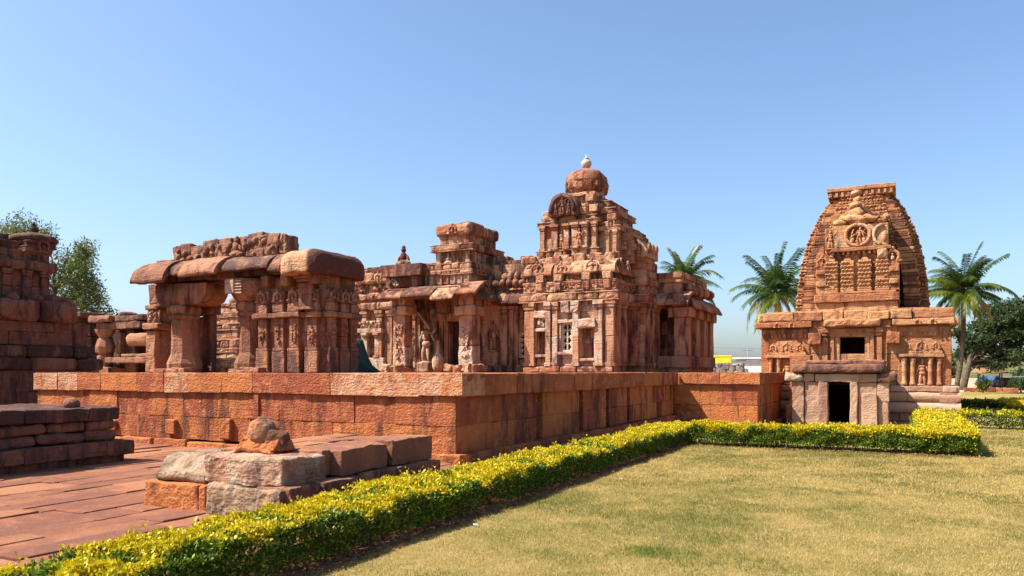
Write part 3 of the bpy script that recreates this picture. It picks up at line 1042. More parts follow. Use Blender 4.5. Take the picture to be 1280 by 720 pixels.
# aedicule with a blind window
mb.box(-25.95, -24.2, -.1, .35, F, 2.45, fr, r=.03, seg=.3, rough=.016, col=(.2, .05, .5))
mb.box(-25.85, -24.3, -.1, .42, 3.75, 3.98, fr, r=.05, rs=2, seg=.3, rough=.018, col=(.3, .1, .35), smooth=True)
mb.box(-25.7, -24.45, -.1, .32, 3.98, 4.4, fr, r=.1, rs=3, seg=.2, rough=.022, col=(.1, .05, .45), smooth=True)
for u in (-25.45, -24.7):
    pilaster(mb, fr, u, 2.45, 3.76, .26, .3, 0, True, .03, .45)
mb.box(-27.3, -26.5, -.1, .06, 2.4, 3.8, fr, r=.02, seg=.3, col=(.7, .8, 0))
carve(mb, fr, -25.8, -24.3, 3.98, 4.4, .33, 60, .12, .05, .35)
mb.build('hall_wall', M['temple'], tem)
mb = MB()
roll(mb, front(HY), -28.6, -22.2, 4.95, 5.36, -.5, .32, (.7, 1.6), .15, .12, .03)
masonry(mb, front(HY + .12), -28.6, -22.2, [(5.36, 5.52)], (.5, 1.0), depth=.5, dk=.3)
roll(mb, front(HY + .05), -28.6, -22.3, 5.52, 5.88, -.5, .08, (.6, 1.3), .12, .12, .03, .3)
carve(mb, front(HY), -28, -22.4, 5.56, 5.84, .05, 22, .13, .1, .12)
masonry(mb, front(HY + .2), -28.6, -22.3, [(5.88, 6.38)], (.3, .7), depth=.5, dk=.25, jit=.12, rough=.03)
carve(mb, front(HY + .2), -28, -22.4, 5.9, 6.35, .05, 16, .18, .1, .15)
roll(mb, front(HY + .0), -28.6, -22.4, 6.38, 6.95, -.5, .1, (.6, 1.2), .12, .1, .03, .25)
for u in np.arange(-28.2, -22.6, 1.15):
    arch(mb, front(HY + .0), u, .08, 6.66, .2, .05, .06, True, .1, .05)
roll(mb, front(HY + .3), -28.6, -22.4, 6.95, 7.22, -.7, .1, (.8, 1.7), .5, .05, .03, .3)
mb.build('hall_cornice', M['temple'], tem)
mb = MB()
mb.box(-28.4, -11.7, HY + .6, 46, F, 6.9, seg=3, rough=0, col=(.5, .3, 0))
mb.box(-28.4, -15.5, HY + .8, 44, 6.9, 7.2, seg=1.2, rough=.03, col=(.5, .5, 0))
for k in range(26):
    u = random.uniform(-28, -16)
    s = random.uniform(.25, .6)
    mb.box(u, u + s * 1.5, HY + .75 + random.random() * .4, HY + 1.6, 7.0, 7.15 + s * .6, r=.08, rs=2, seg=.25, rough=.04, smooth=True, col=(random.random(), .45, .05))
mb.build('hall_roof', M['temple'], tem)
mb = MB()
figure(mb, front(HY + .3), -23.35, 0, 7.2, 1.05, 0, .05, .35, True)
figure(mb, front(HY + .4), -23.75, 0, 7.15, .6, 0, .05, .35, True)
mb.box(-23.5, -22.75, -.3, .15, 7.05, 7.25, front(HY + .5), r=.05, seg=.3, rough=.02, col=(.5, .3, 0))
mb.build('roof_statue', M['temple'], tem)
# ---- entrance porch
mb = MB()
DX0, DX1, DZ = -20.5, -19.62, 4.25
PB = rows_of(F, DZ, 4) + [(DZ, 4.95), (4.95, 5.9)]
masonry(mb, front(HY + .2), -22.6, -15.7, PB, (.6, 1.2), holes=[(DX0, DX1, F, DZ), (-16.55, -15.92, PB[1][0], PB[2][1])], depth=.4, dk=.3, pl=.1)
for k, (a, d) in enumerate(((DX0 - .16, .10), (DX0 - .42, .18), (DX0 - .75, .26), (DX1 + .16, .10), (DX1 + .42, .18), (DX1 + .75, .26))):
    mb.box(a - .12, a + .12, -.1, d, F, DZ + .12 + d, front(HY + .2), r=.02, seg=.3, rough=.01, col=(random.random(), .3, .02))
mb.box(DX0 - .8, DX1 + .8, -.1, .2, DZ + .02, DZ + .4, front(HY + .2), r=.03, seg=.3, col=(.4, .3, 0))
mb.build('porch_back_wall', M['temple'], tem)
mb = MB()     # dark panel, coloured for the unlit chamber behind the doorway
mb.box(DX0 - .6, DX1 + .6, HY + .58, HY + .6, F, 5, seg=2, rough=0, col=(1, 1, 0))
mb.build('door_dark_panel', M['dark'], tem)
mb = MB()
masonry(mb, front(HY - .25), -22.75, -22.0, rows_of(F, 4.75, 5), (.8, .9), depth=.4, dk=.05, pl=.3)
pilaster(mb, front(HY - .25), -22.4, F, 4.7, .4, .12, 0, True, .03, .4, True)
mb.build('porch_pilaster', M['temple'], tem)
mb = MB()
figure(mb, front(HY - .05), -21.62, .1, F + .45, 2.2, .0, .35, .03)
mb.box(-22.0, -21.25, -.1, .5, F, F + .5, front(HY - .05), r=.06, rs=2, seg=.2, rough=.03, col=(.3, .05, .3))
mb.tube([(-21.95, .4, 4.7), (-21.55, .5, 4.3), (-21.2, .5, 3.85)], [.06, .07, .06], 6, front(HY - .05), (.2, 0, .4), .01)
mb.build('guardian_statue', M['temple'], tem)


def porch_column(x, y, w, zt, boulders, tl, pale):
    mb = MB()
    h = w / 2
    mb.box(x - h, x + h, y - h, y + h, F + .25, F + 1.25, r=.05, rs=2, seg=.12, rough=.035, col=(.2, .03, pale))
    mb.box(x - h * .97, x + h * .97, y - h * .97, y + h * .97, F + 1.25, zt - .45, r=.04, rs=2, seg=.15, rough=.024, col=(.5, .15, pale * .5))
    carve(mb, front(y - h), x - h * .7, x + h * .7, F + .6, zt - .9, .01, 40, .1, .03, pale)
    o = mb.build('porch_column', M['temple'], tem)
    mb = MB()
    mb.box(x - h * 1.45, x + h * 1.45, y - h * 1.45, y + h * 1.45, zt - .46, zt, r=.16, rs=3, seg=.15, rough=.03, smooth=True, col=(.4, .1, .15))
    mb.box(x - h * 1.15, x + h * 1.15, y - h * 1.2, y + h * 1.2, zt, zt + .62, r=.05, seg=.2, rough=.025, col=(.5, .2, .1))
    mb.build('capital', M['temple'], o)
    mb = MB()
    for k in range(boulders):
        s = random.uniform(.22, .34)
        bx_ = x - .65 + k * .5 + random.uniform(-.1, .1)
        mb.box(-s, s, -s * .8, s * .8, 0, s * 1.5, turned(bx_, y - h - .2 - random.random() * .2, F - .03, random.uniform(0, 90), random.uniform(-15, 15), random.uniform(-15, 15)), r=s * .35, rs=2, seg=.1, rough=.06, smooth=True, col=(random.random(), .15, .1))
    mb.box(x - h * 1.2, x + h * 1.2, y - h * 1.2, y + h * 1.2, F, F + .26, r=.06, seg=.2, rough=.03, col=(.5, .1, .1))
    mb.build('column_base', M['temple'], o)


porch_column(-22.05, 31.35, .72, 4.95, 3, 0, .35)
porch_column(-18.25, 31.35, .76, 4.82, 4, 0, .45)
mb = MB()
for (a, b, ov, z0, z1) in ((-22.95, -21.5, .55, 5.32, 5.84), (-21.49, -19.75, .72, 5.36, 5.92), (-19.74, -18.5, .85, 5.18, 5.90), (-18.49, -17.35, .7, 5.38, 6.02)):
    kapota(mb, front(31.0), a, b, z0, z1, -.6, ov, (3, 4), .15, .45, .15, .03, 9, .75)
kapota(mb, right(-17.75), 30.6, 33.0, 5.12, 5.80, -.6, .42, (.9, 1.4), .15, .6, .0, .03, 8, .6)
kapota(mb, front(33.1), -17.9, -15.75, 5.0, 5.8, -.3, .55, (.8, 1.2), .16, .6, .0, .03, 8, .5)
mb.box(-22.7, -17.75, 30.9, 33.1, 5.4, 5.75, seg=.8, rough=.01, col=(.6, .5, 0))
mb.build('porch_eave', M['temple'], tem)
mb = MB()
mb.box(-20.05, -20.4, 0, 0, 0, 0)
mb.lathe(-20.35, 31.9, [(.22, F), (.3, F + .3), (.3, F + .65), (.2, F + .85), (.1, F + .95), (.08, F + 1.5), (.03, F + 1.6)], 12, rough=.03, col=(.3, .05, .35))
mb.build('stone_stump', M['temple'], tem)
# ---- block superstructure over the porch
mb = MB()
masonry(mb, front(31.5), -23.2, -21.0, [(5.93, 6.42), (6.42, 7.0)], (.7, 1.2), depth=.8, dk=.5, rough=.025)
mb.box(-23.3, -20.9, 31.2, 32.4, 6.42, 7.02, r=.03, seg=.3, rough=.02, col=(.8, .6, 0))
carve(mb, front(31.45), -23.1, -22.3, 5.95, 6.4, 0, 40, .12, .02, .4)
ring(mb, -21.0, -18.4, 31.75, 35.4, 5.95, 6.42, 'box', 0, (.4, .6), .1, .3, core=True)
for i in range(7):
    u = -20.85 + i * .39
    mb.box(u - .05, u + .05, -.05, .06, 5.95, 6.42, front(31.75), r=.01, col=(random.random(), .05, .2))
ring(mb, -21.0, -18.4, 31.75, 35.4, 6.42, 6.62, 'roll', .12, (.4, .8), .15, .1)
ring(mb, -21.0, -18.4, 31.75, 35.4, 6.62, 6.98, 'roll', .06, (.4, .7), .2, .15)
ring(mb, -20.75, -18.65, 32.2, 35.3, 6.98, 7.62, 'figures', 0, (.5, .9), .1, .3)
ring(mb, -20.75, -18.65, 32.2, 35.3, 7.62, 7.95, 'roll', .16, (1.0, 1.8), .3, .05)
ring(mb, -20.6, -18.85, 32.4, 35.1, 7.95, 8.42, 'box', 0, (.8, 1.4), .25, .15)
roll(mb, front(32.25), -20.8, -18.70, 8.40, 9.02, -1.2, .0, (.9, 1.3), .15, .05, .03)
roll(mb, right(-18.72), 32.3, 35.25, 8.38, 9.02, -1.9, .03, (.9, 1.5), .3, .05, .03)
arch(mb, front(32.25), -19.75, .0, 8.66, .2, .06, .08, True, .1, .1)
mb.build('porch_tower', M['temple'], tem)
# ---- recessed wall between porch and tower
mb = MB()
fr = front(HY + .2)
for u, wd in ((-17.35, .4), (-16.9, .22), (-16.65, .2), (-18.9, .3)):
    pilaster(mb, fr, u, F, 4.9, wd, .16, 0, True, .25, .1)
roll(mb, fr, -18.7, -15.7, F, F + .35, -.1, .22, (.6, 1.2), .3, .1, .02, .2)
mb.build('recess_wall', M['temple'], tem)
mb = MB()
for k in range(9):
    u = -18.4 + k * .36
    mb.blob((u, .0, 6.25 + random.uniform(-.1, .1)), (.22, .25, .34), front(33.2), 9, 7, .04, (random.random(), .5, 0))
    mb.blob((u + .1, .25, 5.95), (.18, .2, .2), front(33.0), 8, 6, .04, (random.random(), .5, 0))
masonry(mb, front(33.3), -18.5, -15.6, [(5.8, 6.3), (6.3, 6.95)], (.4, .8), depth=.5, dk=.5, jit=.06, rough=.03)
mb.build('recess_parapet', M['temple'], tem)
mb = MB()
figure(mb, fr, -17.95, .08, 2.7, 1.35, .08, .15, .25)
mb.box(-18.25, -17.65, -.1, .16, F + .3, 2.75, fr, r=.05, rs=2, seg=.2, rough=.03, col=(.5, .15, .1))
mb.build('wall_figure', M['temple'], tem)


def lattice(u0, u1, w0, w1, fr, name='lattice_window', rows=4):
    """pierced stone window screen of leaf-shaped holes: bars, bosses and a frame in front of a dark panel"""
    mb = MB()
    g = (random.random(), .0, .7)
    t = .09
    mb.box(u0 - t, u0 + .02, -.12, .05, w0 - t, w1 + t, fr, seg=.3, col=g)
    mb.box(u1 - .02, u1 + t, -.12, .05, w0 - t, w1 + t, fr, seg=.3, col=g)
    mb.box(u0 + .021, u1 - .021, -.12, .05, w1 - .02, w1 + t, fr, seg=.3, col=g)
    mb.box(u0 + .021, u1 - .021, -.12, .05, w0 - t, w0 + .02, fr, seg=.3, col=g)
    o = mb.build(name, M['lime'], tem)
    mb = MB()
    h = (w1 - w0) / rows
    um = (u0 + u1) / 2
    q = (u1 - u0) / 2
    for k in range(rows):
        c = w0 + (k + .5) * h
        mb.box(u0 + .02, u1 - .02, -.10, -.02, c - h * .5, c - h * .36, fr, r=.01, seg=.3, col=g)
        mb.box(um - q * .16, um + q * .16, -.105, -.015, c - h * .359, c + h * .5, fr, r=.01, seg=.3, col=g)
        for s in (-1, 1):
            mb.blob((um + s * q * .99, -.05, c + h * .42), (q * .5, .05, h * .38), fr, 8, 5, 0, g)
            mb.blob((um + s * q * .99, -.05, c - h * .32), (q * .55, .05, h * .25), fr, 8, 5, 0, g)
    mb.build('lattice_screen', M['lime'], o)
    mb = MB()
    mb.box(u0 - .05, u1 + .05, -.42, -.34, w0 - .05, w1 + .05, fr, seg=1, rough=0, col=(1, 1, 0))  # black panel gives the holes the darkness of an unlit inside
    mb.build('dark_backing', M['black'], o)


lattice(-16.5, -15.97, PB[1][0] + .15, PB[2][1] - .1, front(HY + .22))
# ---- tower base (sanctuary wall)
SX0, SX1, SY1 = -15.65, -11.28, 39.8
W0, W1, W2, W3 = F + .62, 2.6, 3.75, 4.2
mb = MB()
fr = front(VY)
nich = [(-15.02, -14.55, 2.5, 3.55), (-13.80, -13.28, 2.62, 3.9), (-12.82, -12.22, 2.32, 3.66)]
rw = [(F, F + .3), (F + .3, 2.32), (2.32, 2.62), (2.62, 3.10), (3.10, 3.55), (3.55, 3.9), (3.9, 4.4), (4.4, 4.88)]
masonry(mb, fr, SX0, SX1, rw, (.5, 1.0), holes=nich, depth=.35, dk=.12, pl=.22, jit=.03)
mb.box(SX0 + .1, SX1 - .1, VY + .40, SY1, F, 4.9, seg=3, rough=0, col=(.6, .5, 0))
for u, wd, d, pl in ((-15.45, .4, .1, .1), (-15.2, .2, .22, .1), (-14.4, .24, .24, .25), (-14.08, .26, .18, .3), (-13.05, .28, .22, .4), (-11.95, .34, .26, .3), (-11.48, .4, .14, .15)):
    pilaster(mb, fr, u, F + .28, 4.86, wd, d, 0, True, .06, pl)
for (a, b, c, d) in nich:
    mb.box(a - .1, a - .004, -.1, .1, c, d, fr, seg=.3, col=(random.random(), .08, .3))
    mb.box(b + .004, b + .1, -.1, .1, c, d, fr, seg=.3, col=(random.random(), .03, .5))
    mb.box(a - .16, b + .16, -.1, .16, d + .004, d + .16, fr, r=.03, seg=.3, rough=.014, col=(random.random(), .03, .5))
    mb.box(a - .16, b + .16, -.1, .18, c - .14, c - .004, fr, r=.03, seg=.3, rough=.014, col=(random.random(), .03, .4))
for (a, b, c, d) in (nich[0], nich[2]):
    masonry(mb, fr, a - .05, b + .05, [(c, (c + d) / 2), ((c + d) / 2, d)], (.6, .7), v=-.24, depth=.1, dk=.3, pl=.2)
mb.box(-13.0, -12.05, -.1, .36, 3.66, 4.05, fr, r=.12, rs=3, seg=.15, rough=.03, smooth=True, col=(.2, .1, .42))
mb.box(-13.75, -13.35, -.1, .3, 4.35, 4.85, fr, r=.04, seg=.12, rough=.05, col=(.2, .1, .42))
mb.box(-13.3, -12.9, -.1, .26, 4.4, 4.86, fr, r=.04, seg=.12, rough=.05, col=(.2, .1, .42))
mb.box(-15.1, -14.5, -.1, .22, 4.15, 4.5, fr, r=.05, seg=.12, rough=.05, col=(.2, .1, .42))
carve(mb, fr, -15.0, -14.45, 3.75, 4.2, .04, 60, .13, .02, .5)
carve(mb, fr, -13.0, -12.1, F + .3, 2.2, .03, 14, .14, .02, .4)
roll(mb, fr, SX0, SX1, F, F + .26, -.1, .25, (.7, 1.4), .1, .2, .02, .2)
fr2 = right(SX1)
masonry(mb, fr2, VY + .03, 36.4, rw, (.5, 1.0), depth=.35, dk=.25, pl=.05)
for u, wd, d in ((32.3, .36, .14), (32.95, .42, .2), (34.0, .5, .4), (34.9, .42, .2), (35.5, .3, .14)):
    pilaster(mb, fr2, u, F + .28, 4.86, wd, d, 0, True, .2, .05, d > .3)
mb.build('sanctuary_wall', M['temple'], tem)
lattice(-13.76, -13.32, 2.66, 3.86, front(VY + .02))
mb = MB()
figure(mb, fr2, 34.45, .1, 2.4, 1.5, .05, .05, .2)
mb.build('wall_figure', M['temple'], tem)
# ---- tower, storey by storey
tow = []
mb = MB()
ring(mb, SX0, SX1, VY, SY1, 4.88, 5.28, 'roll', .22, (.8, 1.8), .12, .12, .03)
ring(mb, SX0, SX1, VY, SY1, 5.28, 5.36, 'box', -.12, (1, 2), .3, 0)
ring(mb, SX0, SX1, VY, SY1, 5.36, 5.72, 'frieze', .05, (.7, 1.3), .1, .15, .02)
ring(mb, SX0, SX1, VY, SY1, 5.72, 5.80, 'box', .1, (.7, 1.3), .15, .1)
ring(mb, SX0 + .05, SX1 - .05, VY + .1, SY1, 5.80, 6.14, 'figures', 0, (.5, 1), .15, .15)
for u in (-14.85, -13.95, -12.6, -11.6):
    mb.box(u - .16, u + .16, -.2, .2, 5.36, 5.75, front(VY), r=.06, seg=.15, rough=.03, col=(random.random(), .1, .2))
    mb.box(u - .2, u + .2, -.2, .16, 5.8, 6.12, front(VY), r=.06, rs=2, seg=.15, rough=.03, col=(random.random(), .1, .1), smooth=True)
for (a, b) in ((-15.7, -14.3), (-13.4, -11.25)):
    kapota(mb, front(VY + .05), a, b, 6.10, 6.78, -.7, .2, (1.2, 2.3), .2, .1, .1, .02, 8)
    arch(mb, front(VY + .05), (a + b) / 2, .12, 6.36, .27, .05, .08, True, .15, .05)
kapota(mb, front(VY + .15), -14.28, -13.42, 6.12, 6.72, -.7, .15, (.8, .9), .2, .1, .1, .02, 8)
arch(mb, front(VY + .15), -13.85, .10, 6.36, .22, .05, .08, True, .15, .05)
kapota(mb, right(SX1 - .05), VY, 34.3, 6.10, 6.75, -.7, .2, (.9, 1.5), .2, .3, .0, .02, 8)
for u in (32.6, 33.6):
    arch(mb, right(SX1 - .05), u, .12, 6.36, .25, .05, .08, True, .05, .2)
kapota(mb, left(SX0 + .05), VY, 39.6, 6.10, 6.75, -.7, .2, (.9, 1.5), .2, .3, .0, .02, 8)
mb.box(SX0 + .2, SX1 - .2, VY + .3, SY1, 6.1, 6.7, seg=1.5, rough=.01, col=(.5, .3, 0))
mb.build('tower_storey', M['temple'], tem)
mb = MB()
TX0, TX1, TY0, TY1 = -15.42, -12.55, 33.15, 38.0
CY = 35.85
ring(mb, TX0 - .2, TX1 + .1, TY0 - .25, TY1, 6.70, 7.0, 'box', 0, (.4, .8), .2, .1, .03)
for k in range(12):
    u = -15.9 + k * .38
    s = random.uniform(.16, .3)
    mb.box(u - s, u + s, -.3, random.uniform(.05, .25), 6.7, 6.82 + s * 1.2, front(TY0 - .3), r=.09, rs=2, seg=.12, rough=.04, smooth=True, col=(random.random(), .15, .12))
mb.box(-16.15, -15.4, 32.6, 33.6, 6.78, 7.12, r=.14, rs=3, seg=.15, rough=.03, smooth=True, col=(.8, .3, 0))
ring(mb, TX0, TX1, TY0, TY1, 7.0, 7.42, 'roll', .15, (.4, .7), .15, .1, .03)
ring(mb, TX0, TX1, TY0, TY1, 7.42, 8.0, 'box', -.06, (.4, .8), .15, .18, .02)
ring(mb, TX0, TX1, TY0, TY1, 8.0, 8.6, 'box', -.10, (.4, .8), .15, .18, .02)
for u, wd, d in ((-15.3, .24, .12), (-14.62, .3, .2), (-14.0, .26, .26), (-13.55, .3, .3), (-13.1, .26, .26), (-12.68, .22, .12)):
    pilaster(mb, front(TY0 + .06), u, 7.42, 8.6, wd, d, 0, True, .06, .2)
for u in (33.6, 34.3, 37.4, 38.2):
    pilaster(mb, right(TX1 - .06), u, 7.42, 8.6, .28, .2, 0, True, .15, .05)
figure(mb, front(TY0 + .06), -14.3, .05, 7.5, .85, 0, .2, .05)
figure(mb, front(TY0 + .06), -13.32, .28, 7.5, .85, 0, .2, .05)
ring(mb, TX0, TX1, TY0, TY1, 8.6, 8.78, 'roll', .10, (.7, 1.4), .2, .1, .025)
ring(mb, TX0, TX1, TY0, TY1, 8.78, 9.0, 'roll', -.04, (.5, 1.0), .2, .1, .025)
# side projections of the cross-shaped plan
for (px_, py_, zt, z0_) in ((-11.62, 33.45, 8.62, 6.8), (-11.12, 33.95, 7.75, 6.72)):
    ring(mb, -12.8, px_, py_, 37.6, z0_, 7.1, 'roll', .08, (.4, .7), .12, .12, .03)
    ring(mb, -12.8, px_, py_, 37.6, 7.1, zt - .42, 'box', 0, (.4, .7), .12, .15, .02)
    ring(mb, -12.8, px_, py_, 37.6, zt - .42, zt - .2, 'roll', .12, (.5, .9), .12, .1, .03)
    ring(mb, -12.8, px_, py_, 37.6, zt - .2, zt, 'roll', .03, (.4, .7), .15, .1, .03)
    for u in (px_ - .14, px_ - .5):
        pilaster(mb, front(py_), u, 7.1, zt - .42, .18, .1, 0, True, .06, .15)
    for u in (34.3, 35.1, 35.9, 36.7):
        pilaster(mb, right(px_), u, 7.1, zt - .42, .22, .12, 0, True, .15, .05)
    arch(mb, front(py_), px_ - .32, .06, zt - .1, .16, .045, .07, True, .15, .05)
    mb.box(px_ - .5, px_ - .06, -.3, .12, zt, zt + .34, front(py_), r=.08, rs=2, seg=.15, rough=.03, smooth=True, col=(random.random(), .1, .1))
mb.build('tower_storey', M['temple'], tem)
mb = MB()
ring(mb, TX0 + .58, TX1 - .1, TY0 + .3, TY1 - .3, 9.0, 9.42, 'box', 0, (.4, .7), .2, .12, .025)
ring(mb, TX0 + .62, TX1 - .12, TY0 + .34, TY1 - .3, 9.42, 9.58, 'roll', .1, (.5, 1.0), .2, .1, .025)
ring(mb, TX0 + .72, TX1 - .32, TY0 + .5, TY1 - .7, 9.58, 9.95, 'box', 0, (.4, .7), .2, .12, .025)
ring(mb, TX0 + .74, TX1 - .34, TY0 + .5, TY1 - .7, 9.95, 10.12, 'roll', .1, (.5, 1.0), .2, .1, .025)
ring(mb, -12.9, -11.95, 33.8, 36.85, 8.62, 9.1, 'figures', 0, (.4, .7), .15, .12, .02)
ring(mb, -12.9, -12.0, 33.85, 36.85, 9.1, 9.35, 'roll', .12, (.5, .9), .15, .1, .03)
ring(mb, -12.9, -12.2, 34.0, 36.7, 9.35, 9.75, 'roll', 0, (.4, .7), .3, .1, .03)
for (u, w) in ((-15.12, 8.98), (-13.3, 9.05), (-12.75, 9.1), (-12.95, 9.6)):
    mb.box(u - .2, u + .2, -.2, .12, w, w + .34, front(TY0 + .2), r=.06, rs=2, seg=.15, rough=.03, col=(random.random(), .1, .1), smooth=True)
for u in (33.9, 35.0, 36.0, 37.2, 38.0):
    mb.box(u - .25, u + .25, -.2, .14, 9.02, 9.42, right(TX1 - .1), r=.1, rs=2, seg=.15, rough=.03, col=(random.random(), .3, .05), smooth=True)
mb.build('tower_storey', M['temple'], tem)
mb = MB()      # great horseshoe gable on the tower front
gx0, gz0, gr = -14.12, 8.98, .72
pr = [(gx0 - gr, gz0)] + [(gx0 + gr * math.cos(a), gz0 + .30 + gr * 1.02 * math.sin(a)) for a in np.linspace(math.pi, 0, 15)] + [(gx0 + gr, gz0)]
mb.sweep(pr, -.9, .16, Frame((0, 32.98, 0), (0, -1, 0), (1, 0, 0)), 4, .02, (.9, .35, 0))
mb.tube([(gx0 + gr * .8 * math.cos(a), .18, gz0 + .28 + gr * .85 * math.sin(a)) for a in np.linspace(-.2, math.pi + .2, 15)], [.09] * 15, 6, front(32.98), (.8, .5, 0), .012)
figure(mb, front(32.98), gx0, .17, gz0 + .05, .85, 0, 0, .4)
for s in (-1, 1):
    figure(mb, front(32.98), gx0 + s * .32, .17, gz0 + .05, .6, 0, 0, .4)
o = mb.build('gable', M['dark'], tem)
o["label"] = 'dark red horseshoe gable with worn figures'
mb = MB()
mb.lathe(-13.93, CY - .5, [(1.02, 10.0), (1.0, 10.12), (.9, 10.2), (.86, 10.45), (.95, 10.56)], 20, rough=.03, col=(.3, .15, .25))
mb.build('dome_neck', M['temple'], tem)
mb = MB()
mb.lathe(-13.93, CY - .5, [(0.687, 10.460), (0.859, 10.440), (0.948, 10.520), (0.998, 10.640), (1.014, 10.800), (0.981, 10.890), (1.039, 10.940), (1.030, 11.040), (0.957, 11.220), (0.818, 11.410), (0.606, 11.560), (0.344, 11.650), (0.082, 11.680)], 40, rough=.085, col=(.95, .28, .0))
for k in range(9):
    a = k * .7 + .2
    mb.box(-.28, .28, -.1, .12, 0, .32, turned(-13.93 + .95 * math.cos(a), CY - .5 + .95 * math.sin(a), 10.6, math.degrees(a) + 90), r=.08, rs=2, seg=.1, rough=.05, smooth=True, col=(.7 + .3 * random.random(), .35, .0))
dome = mb.build('dome', M['temple'], tem)
mb = MB()
mb.lathe(-13.93, CY - .5, [(.10, 11.70), (.14, 11.74), (.22, 11.82), (.255, 11.94), (.23, 12.06), (.14, 12.13), (.08, 12.16), (.13, 12.19), (.12, 12.22), (.04, 12.26), (.03, 12.36)], 16, rough=.004, col=(.5, .1, .7))
mb.tube([(-13.93, CY - .5, 12.2), (-13.96, CY - .5, 12.34), (-14.02, CY - .5, 12.42)], [.02, .018, .01], 5)
mb.build('finial', M['lime'], dome)
mb = MB()     # side projection of the sanctuary and the little gabled shrine on top of it
BX, B0, B1 = -10.62, 34.25, 36.5
masonry(mb, front(B0), -11.5, BX, rw, (.5, .7), depth=.35, dk=.12, pl=.1)
masonry(mb, right(BX), B0 + .03, B1, rw, (.5, 1.0), depth=.35, dk=.3, pl=.03)
mb.box(-11.5, BX - .36, B0 + .36, B1, F, 6.1, seg=2, rough=0, col=(.5, .4, 0))
pilaster(mb, front(B0), -11.05, F + .28, 4.86, .34, .14, 0, True, .1, .15)
for u in (34.5, 35.3, 36.1):
    pilaster(mb, right(BX), u, F + .28, 4.86, .34, .14, 0, True, .25, .03)
ring(mb, -11.6, BX, B0, B1, 4.88, 5.28, 'roll', .16, (.7, 1.2), .12, .1, .025)
ring(mb, -11.6, BX, B0, B1, 5.28, 5.75, 'frieze', 0, (.5, .9), .15, .1, .02)
ring(mb, -11.6, BX, B0, B1, 5.75, 6.12, 'roll', .1, (.5, .9), .15, .1, .025)
mb.build('sanctuary_projection', M['temple'], tem)
mb = MB()
S0, S1 = B0 + .1, B0 + 1.9
ring(mb, -11.34, -10.66, S0, S1, 6.12, 6.45, 'box', .02, (.4, .8), .12, .12)
ring(mb, -11.34, -10.66, S0, S1, 6.45, 6.8, 'roll', .07, (.4, .8), .12, .12)
ring(mb, -11.30, -10.70, S0, S1, 6.8, 7.05, 'box', -.02, (.4, .8), .12, .12)
mb.sweep([(-11.42, 7.04), (-10.58, 7.04), (-10.58, 7.38), (-10.72, 7.62), (-10.88, 7.76), (-11.0, 7.88), (-11.12, 7.76), (-11.28, 7.62), (-11.42, 7.38)], -1.85, .02, Frame((0, S0, 0), (0, -1, 0), (1, 0, 0)), 6, .018, (.2, .1, .12), False)
mb.box(-11.2, -10.8, -.02, .10, 7.06, 7.2, front(S0), r=.02, seg=.2, col=(.2, .1, .2))
arch(mb, front(S0), -11.0, .04, 7.42, .2, .045, .07, False, .2, .03)
for k in range(3):
    mb.blob((S0 + .4 + k * .55, .02, 7.5), (.2, .12, .26), right(-10.58), 8, 6, .03, (random.random(), .3, 0))
mb.build('corner_shrine', M['temple'], tem)
# ---- side porch at the right
QX1, QY0, QY1 = -9.0, 36.0, 41.6
mb = MB()
mb.box(-11.3, QX1 - .1, QY0 + .1, QY1, F, F + .22, seg=.6, rough=.015, col=(.5, .2, .05))
masonry(mb, front(QY0), -11.26, QX1 + .03, [(F + .22, 2.46)], (.9, 1.3), depth=.3, dk=.12, pl=.05)
masonry(mb, right(QX1), QY0 + .02, QY1, [(F + .22, 2.46)], (.9, 1.6), depth=.3, dk=.3, pl=.0)
mb.build('bench_wall', M['temple'], tem)
for (x_, y_) in ((-9.42, 36.42), (-9.42, 38.2), (-9.42, 39.8), (-9.42, 41.2)):
    mb = MB()
    mb.box(x_ - .34, x_ + .34, y_ - .34, y_ + .34, 2.46, 4.30, r=.03, seg=.25, rough=.015, col=(.4, .12, .12))
    o = mb.build('porch_column', M['temple'], tem)
    mb = MB()
    mb.box(x_ - .62, x_ + .50, y_ - .46, y_ + .46, 4.30, 4.78, r=.06, rs=2, seg=.2, rough=.02, col=(.5, .12, .1))
    mb.build('capital', M['temple'], o)
mb = MB()
masonry(mb, front(37.6), -11.3, QX1 - .3, rows_of(2.2, 4.9, 4), (.5, 1), depth=.2, dk=.5)
mb.build('porch_inner_wall', M['temple'], tem)
mb = MB()
mb.box(-11.3, -10.8, 36.1, 36.4, 4.3, 4.8, r=.03, seg=.2, rough=.02, col=(.5, .2, .1))
pilaster(mb, front(36.5), -11.05, 2.46, 4.3, .3, .1, 0, True, .2, .1)
mb.build('porch_pilaster', M['temple'], tem)
mb = MB()
mb.box(-11.3, -9.1, 36.1, QY1, 4.78, 5.1, seg=.8, rough=.01, col=(.5, .3, 0))
kapota(mb, front(36.05), -11.2, QX1 + .05, 4.90, 5.62, -.9, .55, (1.0, 1.3), .13, .15, .12, .016, 9, .35)
kapota(mb, right(QX1 - .15), 36.25, QY1 + .2, 4.74, 5.50, -.6, .48, (1.2, 1.8), .14, .4, .0, .03, 9, .3)
mb.build('porch_eave', M['temple'], tem)
mb = MB()
ring(mb, -11.3, -9.45, 36.25, 41.2, 5.5, 5.98, 'box', -.05, (.4, .7), .12, .12)
ring(mb, -11.3, -9.45, 36.25, 41.2, 5.98, 6.2, 'box', .03, (.6, 1.2), .12, .08)
ring(mb, -11.3, -9.45, 36.25, 41.2, 6.2, 6.48, 'box', .08, (.6, 1.1), .12, .08)
for k in range(5):
    mb.blob((-9.2, 37 + k, 5.75), (.25, .3, .3), None, 9, 7, .05, (random.random(), .3, 0))
mb.build('porch_roof', M['temple'], tem)

